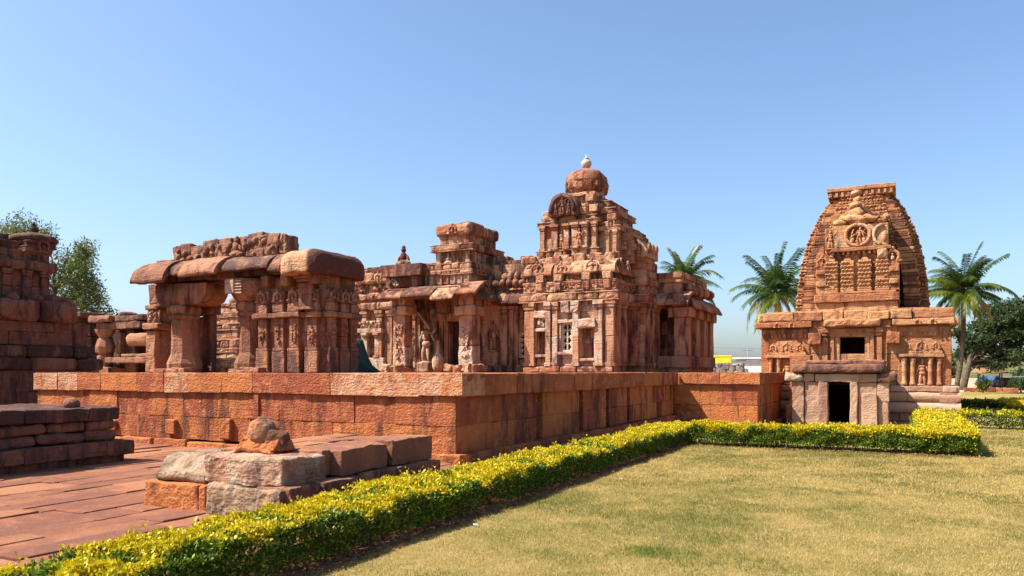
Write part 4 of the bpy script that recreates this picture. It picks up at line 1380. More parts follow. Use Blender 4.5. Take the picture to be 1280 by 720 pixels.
# ================================================================== SPIRED TEMPLE ON THE RIGHT
kas = thing('spired_temple', (-1.8, 36, -.4), 'small tan sandstone temple with a tall curved ribbed spire behind the porch', 'temple')
KY, KX0, KX1, G0 = 34.5, -5.5, 1.64, -.46
mb = MB()
fr = front(KY)
hole = [(-2.36, -1.43, 2.45, 3.14)]
rw = [(1.15, 1.75), (1.75, 2.45), (2.45, 3.14), (3.14, 3.56)]
masonry(mb, fr, KX0, KX1, rw, (.8, 1.6), holes=hole, depth=.45, dk=.1, pl=.06, jit=.012, rough=.012)
masonry(mb, right(KX1), KY + .03, 41.5, rw, (.8, 1.5), depth=.45, dk=.3, pl=.05)
masonry(mb, left(KX0), KY + .03, 41.5, rw, (.8, 1.5), depth=.45, dk=.2, pl=.05)
mb.box(KX0 + .1, -2.9, KY + .46, 41.4, G0, 3.8, seg=3, rough=0, col=(.5, .3, 0))
mb.box(-.9, KX1 - .1, KY + .46, 41.4, G0, 3.8, seg=3, rough=0, col=(.5, .3, 0))
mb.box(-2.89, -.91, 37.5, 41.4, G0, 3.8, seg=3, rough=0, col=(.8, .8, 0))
# carved bands and corner strips
for (a, b) in ((KX0 + .02, -3.55), (-.2, KX1 - .02)):
    mb.box(a, b, -.1, .05, 3.12, 3.5, fr, r=.02, seg=.4, rough=.014, col=(.6, .3, .02))
    for k in range(int((b - a) / .17)):
        mb.blob((a + .1 + k * .17, .05, 3.24), (.06, .05, .1), fr, 7, 5, .005, (random.random(), .15, .05))
    for u in (a + .14, b - .14):
        mb.box(u - .16, u + .16, -.1, .05, 1.16, 3.1, fr, r=.02, seg=.3, rough=.014, col=(random.random(), .05, .12))
mb.build('wall', M['gable'], kas)
mb = MB()
for (a, b) in ((KX0 - .2, -3.42), (-.42, KX1 + .1)):
    masonry(mb, fr, a, b, [(3.57, 3.82)], (1.2, 2.4), v=.32, depth=.6, jit=.03, r=.03, rough=.02, dk=.05, pl=.08)
    for u in (a + .9, (a + b) / 2 + .35):
        arch(mb, fr, u, .33, 3.66, .09, .03, .04, False, .1, .05)
masonry(mb, right(KX1), KY - .2, 41.5, [(3.57, 3.82)], (1.2, 2.4), v=.25, depth=.6, jit=.03, r=.03, rough=.02, dk=.2)
masonry(mb, left(KX0), KY - .2, 41.5, [(3.57, 3.82)], (1.2, 2.4), v=.25, depth=.6, jit=.03, r=.03, rough=.02, dk=.2)
cc = [KX0 + .1, -4.15, -3.0, -2.2, -1.3, -.5, .3, KX1 + .1]
for a, b in zip(cc[:-1], cc[1:]):
    mb.box(a + .01, b - .01, -.7, .26 + random.uniform(-.05, .06), 3.83, 4.2 + random.uniform(-.05, .03), fr, r=.09, rs=3, seg=.2, rough=.03, smooth=True, col=(random.random(), .12, .1))
cc = cuts(KY - .1, 41.5, .8, 1.3)
for a, b in zip(cc[:-1], cc[1:]):
    mb.box(a, b - .01, -.7, .12, 3.83, 4.2 + random.uniform(-.05, .03), right(KX1), r=.08, rs=2, seg=.3, rough=.03, col=(random.random(), .3, .1))
    mb.box(a, b - .01, -.7, .12, 3.83, 4.2 + random.uniform(-.05, .03), left(KX0), r=.08, rs=2, seg=.3, rough=.03, col=(random.random(), .3, .1))
mb.box(KX0 + .3, KX1 - .3, KY + .5, 41.4, 3.8, 4.3, seg=1, rough=.02, col=(.5, .2, .1))
masonry(mb, fr, -3.4, -.45, [(3.16, 3.5), (3.5, 3.83)], (.9, 1.6), v=.1, depth=.3, jit=.05, r=.03, rough=.02, dk=.1)
mb.build('cornice', M['gable'], kas)
# base mouldings
for f_, p, q_, dk in ((fr, KX0 - .3, -2.85, .12), (fr, -1.4, KX1 + .34, .12), (right(KX1), KY - .3, 41.6, .3)):
    mb = MB()
    for z0_, z1_, ov_, bul in ((.08, .50, .36, .2), (.52, .90, .26, .12)):
        cc = cuts(p + .02, q_ - .02, 1.1, 1.9)
        for u0_, u1_ in zip(cc[:-1], cc[1:]):
            o_ = ov_ + random.uniform(-.03, .02)
            zc, hh = (z0_ + z1_) / 2, (z1_ - z0_) / 2
            mb.sweep([(-.4, z0_)] + [(o_ - bul + bul * math.cos(t), zc + hh * math.sin(t)) for t in np.linspace(-1.5, 1.5, 11)] + [(-.4, z1_)], u0_ + .006, u1_ - .006, f_, 9, .014,
                     (random.random(), dk * random.uniform(.4, 1.8), .08 * random.random()))
    masonry(mb, f_, p + .05, q_ - .05, [(.91, 1.15)], (.6, 1.2), v=.2, depth=.5, jit=.03, r=.03, rough=.02, dk=dk)
    masonry(mb, f_, p + .1, q_ - .15, [(G0 + .2, .08)], (.9, 1.7), v=.05, depth=.4, jit=.03, r=.02, rough=.016, dk=dk)
    masonry(mb, f_, p + .1, q_ - .15, [(G0 - .2, G0 + .19)], (1.2, 2.4), v=.22, depth=.5, jit=.03, r=.03, rough=.02, dk=dk)
    mb.build('base_moulding', M['pink'], kas)
# upper doorway
mb = MB()
for s, c in ((-1, -2.36), (1, -1.43)):
    for k, (o_, w_, d_) in enumerate(((.10, .18, .06), (.28, .14, .13))):
        u = c + s * o_
        mb.box(u - w_ / 2, u + w_ / 2, -.3, d_, 1.8, 3.16 + k * .14, fr, r=.015, seg=.3, rough=.01, col=((.1, .05, .25) if k == 0 else (.6, .1, .05)))
mb.box(-2.55, -1.24, -.3, .06, 3.145, 3.32, fr, r=.015, seg=.2, rough=.01, col=(.1, .05, .25))
mb.box(-2.72, -1.06, -.3, .14, 3.325, 3.48, fr, r=.02, seg=.2, rough=.012, col=(.4, .1, .15))
carve(mb, fr, -2.2, -1.6, 3.33, 3.47, .14, 200, .08, 0, .2)
for u in (-2.92, -.88):
    pilaster(mb, fr, u, 1.6, 3.5, .2, .2, 0, True, .1, .08)
for u in (-.68, -3.1):
    pilaster(mb, fr, u, 1.6, 3.45, .16, .1, 0, False, .1, .08)
roll(mb, fr, -2.95, -.85, 3.56, 3.85, -.2, .38, (1.0, 2.0), .2, .05, .03, .3)
for u in (-3.32, -.38):
    mb.box(u - .26, u + .26, -.2, .42, 2.85, 3.30, fr, r=.07, rs=2, seg=.12, rough=.035, smooth=True, col=(.9, .2, 0))
mb.build('doorway', M['gable'], kas)


def niche_panel(u0, u1):
    mb = MB()
    L = u1 - u0
    mb.box(u0 - .04, u1 + .04, -.3, .025, 1.17, 2.3, fr, seg=.4, rough=.006, col=(.7, .45, 0))
    for k in (.04, .27, .73, .96):
        u = u0 + k * L
        mb.lathe(u, .10, [(.10, 1.16), (.11, 1.26), (.085, 1.3), (.08, 1.7), (.095, 1.74), (.075, 1.8), (.08, 2.0), (.1, 2.08), (.085, 2.12), (.12, 2.2), (.12, 2.28)], 10, fr, .008, (random.random(), .05, .2))
    mb.box(u0 - .12, u1 + .12, -.3, .26, 2.29, 2.42, fr, r=.04, rs=2, seg=.25, rough=.014, smooth=True, col=(.4, .1, .12))
    mb.box(u0 - .06, u1 + .06, -.3, .18, 2.42, 2.52, fr, r=.02, seg=.25, rough=.014, col=(.4, .2, .1))
    mb.sweep([(u0 - .02, 2.52), (u1 + .02, 2.52), (u1 - .05, 2.8), (u1 - .25 * L, 3.03), (u0 + .25 * L, 3.03), (u0 + .05, 2.8)], -.3, .16, Frame((0, KY, 0), (0, -1, 0), (1, 0, 0)), 3, .016, (.5, .1, .1))
    for k, r_ in ((.12, .11), (.5, .17), (.88, .11)):
        arch(mb, fr, u0 + k * L, .16, 2.72, r_, .035, .05, True, .15, .05)
    o = mb.build('niche_panel', M['gable'], kas)
    mb = MB()
    figure(mb, fr, u0 + .52 * L, .03, 1.18, 1.05, .0, .3, .05)
    mb.build('niche_figure', M['gable'], o)


niche_panel(-.05, 1.28)
niche_panel(-5.15, -3.72)
mb = MB()
masonry(mb, front(33.4), -4.2, -3.4, [(G0, .6), (.6, 1.6), (1.6, 2.4)], (.8, .9), depth=1.0, dk=.1)
mb.box(-4.35, -3.4, 33.25, 34.3, G0, .35, r=.05, seg=.3, rough=.02, col=(.4, .1, 0))
mb.build('side_pier', M['gable'], kas)

# slab-built porch
por = thing('slab_porch', (-2.1, 30.5, G0), 'rough porch of upright pinkish stone slabs under a thick roof slab, before the spire', 'porch')
PY = 30.5
fr = front(PY)


def slab(name, a, b, z0, z1, v0=-.45, v1=0., col=None, tilt=0., r=.03, mat='pink', taper=None, lab=None):
    mb = MB()
    f_ = turned(a, PY, z0, 0, 0, tilt)
    f2 = Frame(f_.o, f_.m[0], -f_.m[1], f_.m[2])
    mb.box(0, b - a, v0, v1, 0, z1 - z0, f2, r=r, rs=2, seg=.16, rough=.022, col=col, taper=taper)
    o = mb.build(name, M[mat], por)
    if lab:
        o["label"] = lab
    return o


slab('upright_slab', -3.74, -3.32, G0, 1.34, v1=.05, col=(.6, .15, .05))
slab('upright_slab', -3.31, -2.78, G0, 1.33, v1=-.02, col=(.5, .2, .0), taper=.05)
slab('upright_slab', -2.82, -2.50, G0, 1.32, v1=.06, col=(.9, .35, 0))
slab('door_jamb', -1.755, -1.50, G0, 1.33, v1=.05, col=(.1, .0, .3))
slab('upright_slab', -1.49, -.86, G0, 1.32, v1=-.05, col=(.5, .1, .1))
slab('upright_slab', -1.38, -.84, G0, .95, v0=-.03, v1=.14, col=(.3, .05, .2), taper=.12, lab='shorter slab propped against the right side of the doorway')
slab('upright_slab', -.85, -.50, G0, .62, v1=.0, col=(.6, .2, .0))
slab('upright_slab', -.84, -.48, .63, 1.32, v1=.0, col=(.3, .1, .3))
slab('lintel', -4.02, -3.36, 1.34, 1.66, v1=.15, col=(.2, .3, .6), r=.12, mat='grey')
slab('lintel', -3.35, -2.95, 1.34, 1.65, v1=.02, col=(.5, .05, .1))
slab('lintel', -2.94, -1.46, 1.34, 1.64, v1=.04, col=(.3, .05, .1))
slab('lintel', -1.45, -.86, 1.34, 1.65, v1=.03, col=(.7, .1, .05))
slab('lintel', -.85, -.20, 1.33, 1.68, v1=.12, col=(1, .45, 0), r=.11, mat='purple')
slab('roof_slab', -3.75, -.60, 1.68, 1.99, v0=-3.95, v1=.22, col=(.9, .4, .05), r=.11, mat='purple')
slab('roof_slab', -3.3, -.62, 1.99, 2.14, v0=-3.4, v1=-.2, col=(.8, .3, .05), r=.05, mat='purple')
mb = MB()
masonry(mb, right(-.52), PY + .46, KY + .1, [(G0, .6), (.6, 1.68)], (.9, 1.4), depth=.4, dk=.3)
mb.build('side_wall', M['pink'], por)
mb = MB()
masonry(mb, left(-3.7), PY + .46, KY + .1, [(G0, .6), (.6, 1.68)], (.9, 1.4), depth=.4, dk=.2)
mb.build('side_wall', M['pink'], por)
mb = MB()
mb.box(-2.52, -1.74, -.6, .12, G0 - .1, G0 + .14, fr, r=.03, seg=.2, rough=.02, col=(.5, .2, 0))
mb.box(-2.52, -1.74, -.9, -.6, G0 - .1, G0 + .28, fr, r=.03, seg=.2, rough=.02, col=(.8, .4, 0))
mb.build('door_step', M['pink'], por)

# ---- the spire
CX, TZ0, TZ1 = -1.72, 4.22, 9.78
TY = 36.6


def hw(z):
    return float(np.interp(z, [4.2, 5.0, 5.8, 6.6, 7.4, 8.2, 9.0, 9.6, 9.9], [2.72, 2.68, 2.61, 2.50, 2.33, 2.08, 1.73, 1.39, 1.20]))


mb = MB()
rings = 16
prof = [(hw(z) - 1.05, z) for z in np.linspace(TZ0, TZ1, rings)]
for (h0, z0), (h1, z1) in zip(prof[:-1], prof[1:]):
    d0 = TY + (2.46 - h0)
    mb.box(CX - h0, CX + h0, d0, TY + 2.46 + h0, z0, z1, r=.01, seg=2, rough=0, col=(.7, .5, 0))
mb.build('spire_core', M['gable'], kas)
zs = [TZ0]
k = 0
plan = []
while zs[-1] < TZ1 - .1:
    typ = ('slab', 'roll', 'net')[k % 3]
    h = {'slab': .12, 'roll': .17, 'net': .25}[typ] * (1.0 - .02 * k / 3) * random.uniform(.9, 1.1)
    plan.append((zs[-1], min(zs[-1] + h, TZ1), typ))
    zs.append(zs[-1] + h)
    k += 1


def ribs(mb, fr, a, b, z0, z1, v, dk):
    n = max(2, int((b - a) / .115))
    for i in range(n):
        u = a + (i + .5) / n * (b - a)
        if random.random() < .12:
            continue
        mb.blob((u, v + random.uniform(-.02, .01), (z0 + z1) / 2), (.05, .07, (z1 - z0) * .52), fr, 6, 5, .003, (random.random(), dk, .05))


def netting(mb, fr, a, b, z0, z1, v, dk, s=.13):
    """interlaced horseshoe net, as rows of little raised hoops"""
    rows = max(1, int(round((z1 - z0) / s)))
    n = max(1, int(round((b - a) / (s * 1.1))))
    for r_ in range(rows):
        zc = z0 + (r_ + .45) / rows * (z1 - z0)
        for i in range(n + (r_ % 2 == 0)):
            u = a + (i + (.5 if r_ % 2 else 0.0)) / n * (b - a)
            u = min(max(u, a + .03), b - .03)
            if random.random() < .10:
                continue
            q_ = s * .44
            mb.tube([(u - q_, v, zc - q_ * .7), (u - q_ * .75, v + .035, zc + q_ * .35), (u, v + .045, zc + q_ * .85), (u + q_ * .75, v + .035, zc + q_ * .35), (u + q_, v, zc - q_ * .7)],
                    [.024, .028, .032, .028, .024], 4, fr, (random.random() * .6, dk, .12), 0, False)


def ratha(mb, fr, c, off, out, wfun, plan, dk, detail=True):
    """a vertical band of courses; fr's v=0 plane is at the base, leaning back as the spire narrows"""
    for (z0, z1, typ) in plan:
        zm = (z0 + z1) / 2
        v = out - (hw(TZ0) - hw(zm))
        a, b = wfun(zm)
        if b - a < .1:
            continue
        d = {'slab': .06, 'roll': .04, 'net': -.03}[typ] + random.uniform(-.02, .02)
        cut = cuts(a, b, .5, 1.2)
        for p, q_ in zip(cut[:-1], cut[1:]):
            if typ == 'roll':
                mb.box(p, q_ - .008, v - .6, v + d, z0, z1 - .01, fr, r=(z1 - z0) * .42, rs=2, seg=.2, rough=.018, smooth=True, col=(random.random(), dk * random.uniform(0, 4), .06))
            else:
                mb.box(p, q_ - .008, v - .6, v + d, z0, z1 - .02, fr, r=.02, seg=.2, rough=.016, col=(random.random(), dk * random.uniform(0, 4), .06))
        if detail and typ == 'roll':
            ribs(mb, fr, a + .03, b - .03, z0, z1, v + d, dk)
        if detail and typ == 'net':
            netting(mb, fr, a + .03, b - .03, z0 + .01, z1 - .01, v + d, dk, .175)


for f_, c, nm, det in ((front(TY), CX, 'spire_face', True), (right(CX + 2.46), TY + 2.46, 'spire_side', True), (left(CX - 2.46), TY + 2.46, 'spire_side', False)):
    mb = MB()
    for s in (-1, 1):      # corner bands
        w1 = lambda z, s=s: tuple(sorted((c + s * hw(z), c + s * (hw(z) * .52))))
        ratha(mb, f_, c, 0, -.72 if f_.o[1] else -.12, w1, plan, .08 if f_.o[1] else .25, det)
        w2 = lambda z, s=s: tuple(sorted((c + s * (hw(z) * .58), c + s * (hw(z) * .30))))
        ratha(mb, f_, c, 0, .34 if f_.o[1] else .02, w2, [(z0 + .06, z1 + .06, t_) for z0, z1, t_ in plan if z1 < TZ1 - .1], .08, det)
    w3 = lambda z: (c - hw(z) * .29, c + hw(z) * .29)
    ratha(mb, f_, c, 0, .48 if f_.o[1] else .1, w3, [(z0, z1, 'net') for z0, z1, t_ in plan if z1 < TZ1 - .02], .05, det)
    mb.build(nm, M['gable'], kas)
mb = MB()
h = hw(9.7)
y0 = TY + 2.466 - h - .3
mb.box(CX - h - .02, CX + h + .02, y0, y0 + 2 * h + .5, 9.55, 9.78, r=.02, seg=.4, rough=.015, col=(.6, .3, 0))
for k in range(11):
    u = CX - h + .1 + k * (2 * h - .2) / 10
    mb.box(u - .05, u + .05, -.1, .07, 9.56, 9.74, front(y0), r=.01, seg=.3, col=(random.random(), .1, .1))
mb.box(CX - h - .06, CX + h + .06, y0 - .08, y0 + 2 * h + .55, 9.79, 9.97, r=.03, rs=2, seg=.2, rough=.02, col=(.4, .1, .15))
mb.build('cap_slab', M['gable'], kas)
# ---- projecting gable of the spire
mb = MB()
GY = 35.25
fr = front(GY)
gx0, gx1 = -3.28, -.28
gc = (gx0 + gx1) / 2
mb.box(gx0 - .1, gx1 + .1, GY + .2, TY + 1.5, 4.2, 6.75, seg=.8, rough=.01, col=(.7, .4, 0))
mb.box(gx0 + .5, gx1 - .4, GY + .3, TY + 1.8, 6.75, 8.4, seg=.8, rough=.01, col=(.7, .4, 0))
mb.box(gx0 - .05, gx1 + .05, -.4, .22, 4.22, 4.62, fr, r=.03, seg=.3, rough=.02, col=(.2, .1, .15))
mb.box(gx0 - .12, gx1 + .12, -.4, .34, 4.63, 4.96, fr, r=.03, seg=.3, rough=.016, col=(.9, .1, 0))
mb.box(gx0, gx1, -.4, .26, 4.97, 5.06, fr, r=.02, seg=.3, rough=.016, col=(.5, .1, .1))
masonry(mb, fr, gx0 + .1, gx1 - .1, [(5.06, 5.6), (5.6, 6.2), (6.2, 6.75)], (.6, 1.0), v=-.02, depth=.3, dk=.4, rough=.014)
for u in (-2.73, -2.12, -1.46, -.80):
    mb.box(u - .24, u + .24, -.2, .10, 5.07, 6.38, fr, r=.02, seg=.3, rough=.012, col=(random.random() * .5, .1, .1))
    netting(mb, fr, u - .23, u + .23, 5.1, 6.36, .10, .04, .15)
    mb.box(u - .26, u + .26, -.2, .17, 5.06, 5.16, fr, r=.02, seg=.3, rough=.01, col=(.3, .1, .1))
    mb.box(u - .15, u + .15, -.2, .10, 6.38, 6.56, fr, r=.02, seg=.3, rough=.012, col=(.3, .1, .1), taper=.5)
    mb.box(u - .08, u + .08, -.2, .10, 6.56, 6.72, fr, r=.02, seg=.3, rough=.012, col=(.3, .1, .1), taper=.6)
arch(mb, fr, -3.1, .06, 6.34, .2, .06, .07, True, .15, .05)
arch(mb, fr, -.42, .06, 6.44, .24, .07, .08, True, .3, .03)
mb.box(-.98, -.62, -.1, .2, 6.42, 6.8, fr, r=.08, rs=2, seg=.08, rough=.05, smooth=True, col=(.1, 0, .35))
for u, k in ((-3.15, 1), (-.36, 1)):
    for i in range(5):
        z = 5.07 + i * .25
        mb.box(u - .2, u + .2, -.3, .08 + .08 * (i % 2), z, z + .24, fr, r=.06 if i % 2 else .02, rs=2, seg=.2, rough=.014, col=(random.random(), .1, .1))
mb.box(gx0 + .5, gx1 - .2, -.3, .20, 6.76, 6.92, fr, r=.03, seg=.3, rough=.015, col=(.6, .3, 0))
for k in range(12):
    u = gx0 + .6 + k * .2
    mb.box(u - .05, u + .05, -.1, .14, 6.64, 6.76, fr, r=.01, seg=.3, col=(random.random(), .2, .05))
mb.build('spire_gable', M['gable'], kas)
mb = MB()
mx, mz = -1.72, 7.42
mb.box(gx0 + .58, gx1 - .3, -.4, .12, 6.93, 7.86, fr, r=.02, seg=.25, rough=.014, col=(.2, .05, .3))
mb.tube([(mx + .47 * math.sin(a), .15, mz + .44 * math.cos(a)) for a in np.linspace(0, 6.2832, 25)], [.075] * 25, 7, fr, (.3, .05, .2), .008)
mb.box(mx - .38, mx + .38, -.1, .126, mz - .36, mz + .36, fr, r=.02, seg=.3, rough=.01, col=(.8, .9, 0))
figure(mb, fr, mx + .02, .13, mz - .38, .76, .12, .15, .0)
for s, t in ((-1, .9), (1, -.9), (-1, .3), (1, -.4)):
    mb.blob((mx + s * .2, .16, mz + random.uniform(-.1, .2)), (.035, .05, .16), fr, 7, 5, .004, (.3, 0, .2), t)
mb.blob((mx - .22, .15, mz - .22), (.09, .06, .15), fr, 7, 5, .006, (.3, 0, .2), .3)
mb.blob((mx + .24, .15, mz - .24), (.08, .06, .13), fr, 7, 5, .006, (.3, 0, .2), -.2)
mb.tube([(-.82 + .3 * math.sin(a), .15, mz - .05 + .4 * math.cos(a)) for a in np.linspace(-3.0, .2, 14)], [.07] * 14, 6, fr, (.2, .05, .4), .008)
mb.blob((-.72, .13, mz - .12), (.11, .07, .22), fr, 7, 5, .01, (.3, 0, .3))
mb.box(-2.98, -2.58, -.3, .1, 6.86, 7.8, fr, r=.03, seg=.2, rough=.02, col=(.4, .1, .1))
figure(mb, fr, -2.78, .1, 6.9, .85, 0, .15, .05)
mb.build('medallion_panel', M['gable'], kas)
mb = MB()
for (u, v, w, a, b, c) in ((-2.42, .1, 8.02, .3, .14, .16), (-2.05, .12, 8.16, .36, .16, .2), (-1.72, .12, 8.1, .5, .16, .3), (-1.25, .12, 8.1, .42, .16, .22), (-.95, .1, 7.98, .3, .15, .16), (-.72, .1, 8.12, .22, .12, .18), (-1.75, .1, 8.4, .38, .15, .28),
                           (-1.78, .08, 8.68, .28, .13, .26), (-1.76, .06, 8.92, .18, .12, .18), (-2.35, .08, 8.22, .2, .12, .14)):
    mb.blob((u, v - .12 - (w - 7.9) * .22, w), (a * .9, b + .12, c * .9), fr, 16, 12, .085, (random.random() * .6, .2, .15))
mb.lathe(-1.76, .34, [(.1, 9.02), (.2, 9.06), (.24, 9.13), (.2, 9.2), (.08, 9.24)], 12, fr, .01, (.2, .05, .3))
mb.sweep([(-2.55, 7.9), (-.9, 7.9), (-1.2, 8.4), (-1.5, 8.75), (-1.76, 8.95), (-2.05, 8.75), (-2.3, 8.35)], -.9, -.1, Frame((0, GY, 0), (0, -1, 0), (1, 0, 0)), 3, .03, (.3, .1, .15))
mb.build('gable_crest', M['gable'], kas)

# ================================================================== LEFT SHRINE
shr = thing('tiered_shrine', (-26, 13.5, 0), 'dark tiered stone shrine with a flat round cap before the feathery tree', 'shrine')
SX = -24.0
mb = MB()
fr = right(SX)
masonry(mb, fr, 6, 16.6, [(-.1, .5), (.5, 1.1), (1.1, 1.75)], (.6, 1.2), v=.05, depth=.5, dk=.3)
roll(mb, fr, 6, 16.75, 1.75, 2.15, -.5, .12, (.8, 1.5), .35, 0, .02, .3)
roll(mb, fr, 6, 16.5, 2.15, 2.55, -.5, .0, (.8, 1.5), .4, 0, .02, .3)
masonry(mb, fr, 6, 15.75, [(2.55, 2.95), (2.95, 3.28)], (.6, 1.2), v=-.1, depth=.5, dk=.3)
mb.box(-29, SX - .3, 6, 16.4, 0, 3.3, seg=2, rough=0, col=(.6, .5, 0))
mb.build('wall', M['dark'], shr)
mb = MB()
roll(mb, fr, 6, 15.85, 3.28, 3.94, -.8, .12, (1.2, 2.6), .3, .1, .02, .25)
for (u, pl) in ((13.55, .3), (13.2, .2), (15.35, 0)):
    mb.blob((u, .15, 3.62), (.22, .12, .3), fr, 10, 8, .03, (.2, .05, pl))
for u in (13.9, 14.6, 15.2, 15.5):
    s = random.uniform(.12, .2)
    mb.blob((u, -.2, 3.98), (s * 1.3, .25, s), fr, 9, 7, .03, (random.random(), .15, .1))
mb.build('cornice', M['dark'], shr)
mb = MB()
x1 = SX - .55
masonry(mb, right(x1), 8, 15.3, [(3.94, 4.4), (4.4, 4.9)], (.5, .9), depth=.5, dk=.4)
for u in (13.4, 13.9, 14.5, 15.1):
    pilaster(mb, right(x1), u, 3.94, 4.9, .24, .12, 0, True, .3, .02)
roll(mb, right(x1), 8, 15.45, 4.9, 5.2, -.7, .25, (.8, 1.5), .3, .05, .02)
ring(mb, -27.5, x1 - .05, 9, 15.35, 5.2, 5.5, 'frieze', 0, (.5, .9), .35, .03, .02)
ring(mb, -27.5, x1 - .1, 9, 14.4, 5.5, 5.8, 'roll', .05, (.4, .7), .5, .03, .025)
ring(mb, -27.5, x1 - .3, 9, 14.2, 5.8, 6.0, 'box', .02, (.5, .9), .6, .03, .03)
ring(mb, -27.5, x1 - .4, 9, 13.6, 6.0, 6.3, 'roll', .02, (.5, .9), .6, .03, .03)
ring(mb, -26.0, x1 - .05, 14.55, 15.45, 5.5, 5.68, 'box', .0, (.4, .7), .4, .03, .025)
ring(mb, -26.0, x1 - .05, 14.6, 15.5, 5.68, 5.88, 'roll', .05, (.4, .7), .45, .03, .03)
arch(mb, right(x1 - .05), 15.1, .05, 5.74, .16, .045, .07, True, .05, .4)
mb.build('tower', M['dark'], shr)
mb = MB()
mb.lathe(-25.15, 15.12, [(.55, 5.86), (.66, 5.90), (.71, 5.98), (.64, 6.08), (.4, 6.15), (.1, 6.17)], 22, rough=.03, col=(.2, .75, .15))
cap = mb.build('round_cap', M['dark'], shr)
mb = MB()
mb.lathe(-25.15, 15.14, [(.12, 6.14), (.15, 6.2), (.09, 6.24), (.15, 6.3), (.12, 6.38), (.06, 6.43), (.08, 6.47), (.02, 6.56)], 10, rough=.02, col=(.2, .8, 0))
mb.build('finial', M['dark'], cap)

# ================================================================== RUINS BEHIND
ru = thing('ruined_wall', (-34, 23, 1.0), 'low broken block wall between the dark shrine and the ruined gateway on the left', 'ruin')
mb = MB()
masonry(mb, front(22.6), -36.5, -33.3, rows_of(1.0, 3.9, 5), (.6, 1.2), depth=1.2, dk=.45, jit=.08, rough=.035, r=.04)
for (a, b, z0, z1) in ((-35.2, -33.7, 3.9, 4.22), (-36.5, -35.3, 3.9, 4.1), (-34.6, -33.1, 4.22, 4.42)):
    mb.box(a, b, 22.0, 23.6, z0, z1, r=.06, rs=2, seg=.3, rough=.05, col=(random.random(), .15, .1))
for (a, z) in ((-35.0, 3.4), (-34.4, 3.5), (-35.6, 2.9)):
    mb.box(a, a + .8, 21.9, 22.8, z, z + .5, r=.06, rs=2, seg=.25, rough=.05, col=(random.random(), .2, .05))
mb.build('wall', M['dark'], ru)
rg = thing('ruined_gateway', (-31.5, 23, 1.0), 'broken stone gateway with a baluster pillar and stacked slabs left of the pavilion', 'ruin')
mb = MB()
mb.box(-32.6, -29.6, 22.4, 24.2, 3.62, 3.95, r=.06, rs=2, seg=.3, rough=.04, col=(.6, .4, 0))
mb.box(-32.9, -31.4, 22.2, 24.0, 3.95, 4.25, r=.1, rs=2, seg=.3, rough=.05, col=(.2, .2, .1))
mb.box(-31.3, -29.4, 22.4, 24.2, 3.95, 4.2, r=.06, rs=2, seg=.3, rough=.04, col=(.8, .5, 0))
mb.blob((-30.9, 22.8, 4.25), (.5, .4, .16), None, 12, 8, .05, (.8, .5, 0))
mb.build('roof_slab', M['dark'], rg)
mb = MB()
mb.lathe(-32.05, 22.5, [(.4, 1.6), (.42, 1.85), (.25, 1.95), (.22, 2.1), (.36, 2.25), (.36, 2.4), (.26, 2.5), (.4, 2.6), (.45, 2.85), (.34, 3.15), (.25, 3.25), (.4, 3.45), (.45, 3.62)], 10, rough=.03, col=(.3, .1, .15), smooth=False)
mb.build('pillar', M['purple'], rg)
mb = MB()
mb.box(-31.7, -30.6, 22.9, 24.0, 1.5, 3.6, r=.05, seg=.3, rough=.04, col=(.7, .5, 0))
mb.box(-31.5, -31.2, 22.6, 22.9, 2.5, 3.5, r=.05, seg=.3, rough=.05, col=(.2, .1, .2))
mb.box(-37.5, -28.5, 24.6, 25.4, .5, 3.75, r=.04, seg=.4, rough=.03, col=(.8, .8, 0))  # dark back wall added so that the gateway opening looks dark
mb.box(-36, -29, 22.9, 23.8, 1.0, 1.7, r=.04, seg=.4, rough=.03, col=(.6, .5, 0))
mb.build('wall', M['dark'], rg)
mb = MB()
mb.box(-30.5, -29.0, 22.3, 23.6, 2.85, 3.4, r=.2, rs=3, seg=.2, rough=.03, smooth=True, col=(.2, .1, .1))
mb.box(-31.7, -29, 22.2, 23.6, 2.1, 2.35, r=.04, seg=.3, rough=.02, col=(.5, .2, .15))
mb.box(-30.9, -29, 22.4, 23.6, 2.36, 2.5, r=.04, seg=.3, rough=.02, col=(.3, .1, .2))
mb.box(-32.4, -31.3, 22.1, 23.0, 1.55, 1.9, r=.04, seg=.3, rough=.03, col=(.4, .2, .1))
mb.build('fallen_slab', M['purple'], rg)

spi = thing('stepped_spire', (-29.0, 26.6, F), 'small stepped stone spire seen through the gap between the pillars of the ruined pavilion', 'spire')
mb = MB()
cx, cy = -29.05, 27.4
zz = lambda z: 1.9 + (z - 2.15) * .9
masonry(mb, front(26.0), cx - 1.7, cx + 1.7, [(.5, 1.3), (1.3, 1.9)], (.6, 1.0), depth=1, dk=.25)
mb.box(cx - 1.6, cx + 1.6, 26.5, 29, 0, 1.88, seg=1, rough=0, col=(.5, .3, 0))
for (w_, z0, z1, st) in ((1.62, 2.15, 2.45, 'roll'), (1.42, 2.45, 2.95, 'box'), (1.46, 2.95, 3.15, 'roll')):
    ring(mb, cx - w_, cx + w_, cy - w_, cy + w_, zz(z0), zz(z1), st, 0, (.5, 1.0), .12, .12, .03)
mb.build('base', M['temple'], spi)
mb = MB()
for (w_, z0, z1, st) in ((1.3, 3.15, 3.65, 'roll'), (1.0, 3.65, 4.15, 'box'), (1.05, 4.15, 4.5, 'roll'), (.78, 4.5, 4.85, 'box'), (.85, 4.85, 5.1, 'roll'), (.58, 5.1, 5.4, 'box'), (.6, 5.4, 5.62, 'roll')):
    ring(mb, cx - w_, cx + w_, cy - w_, cy + w_, zz(z0), zz(z1), st, 0, (.4, .7), .12, .12, .035)
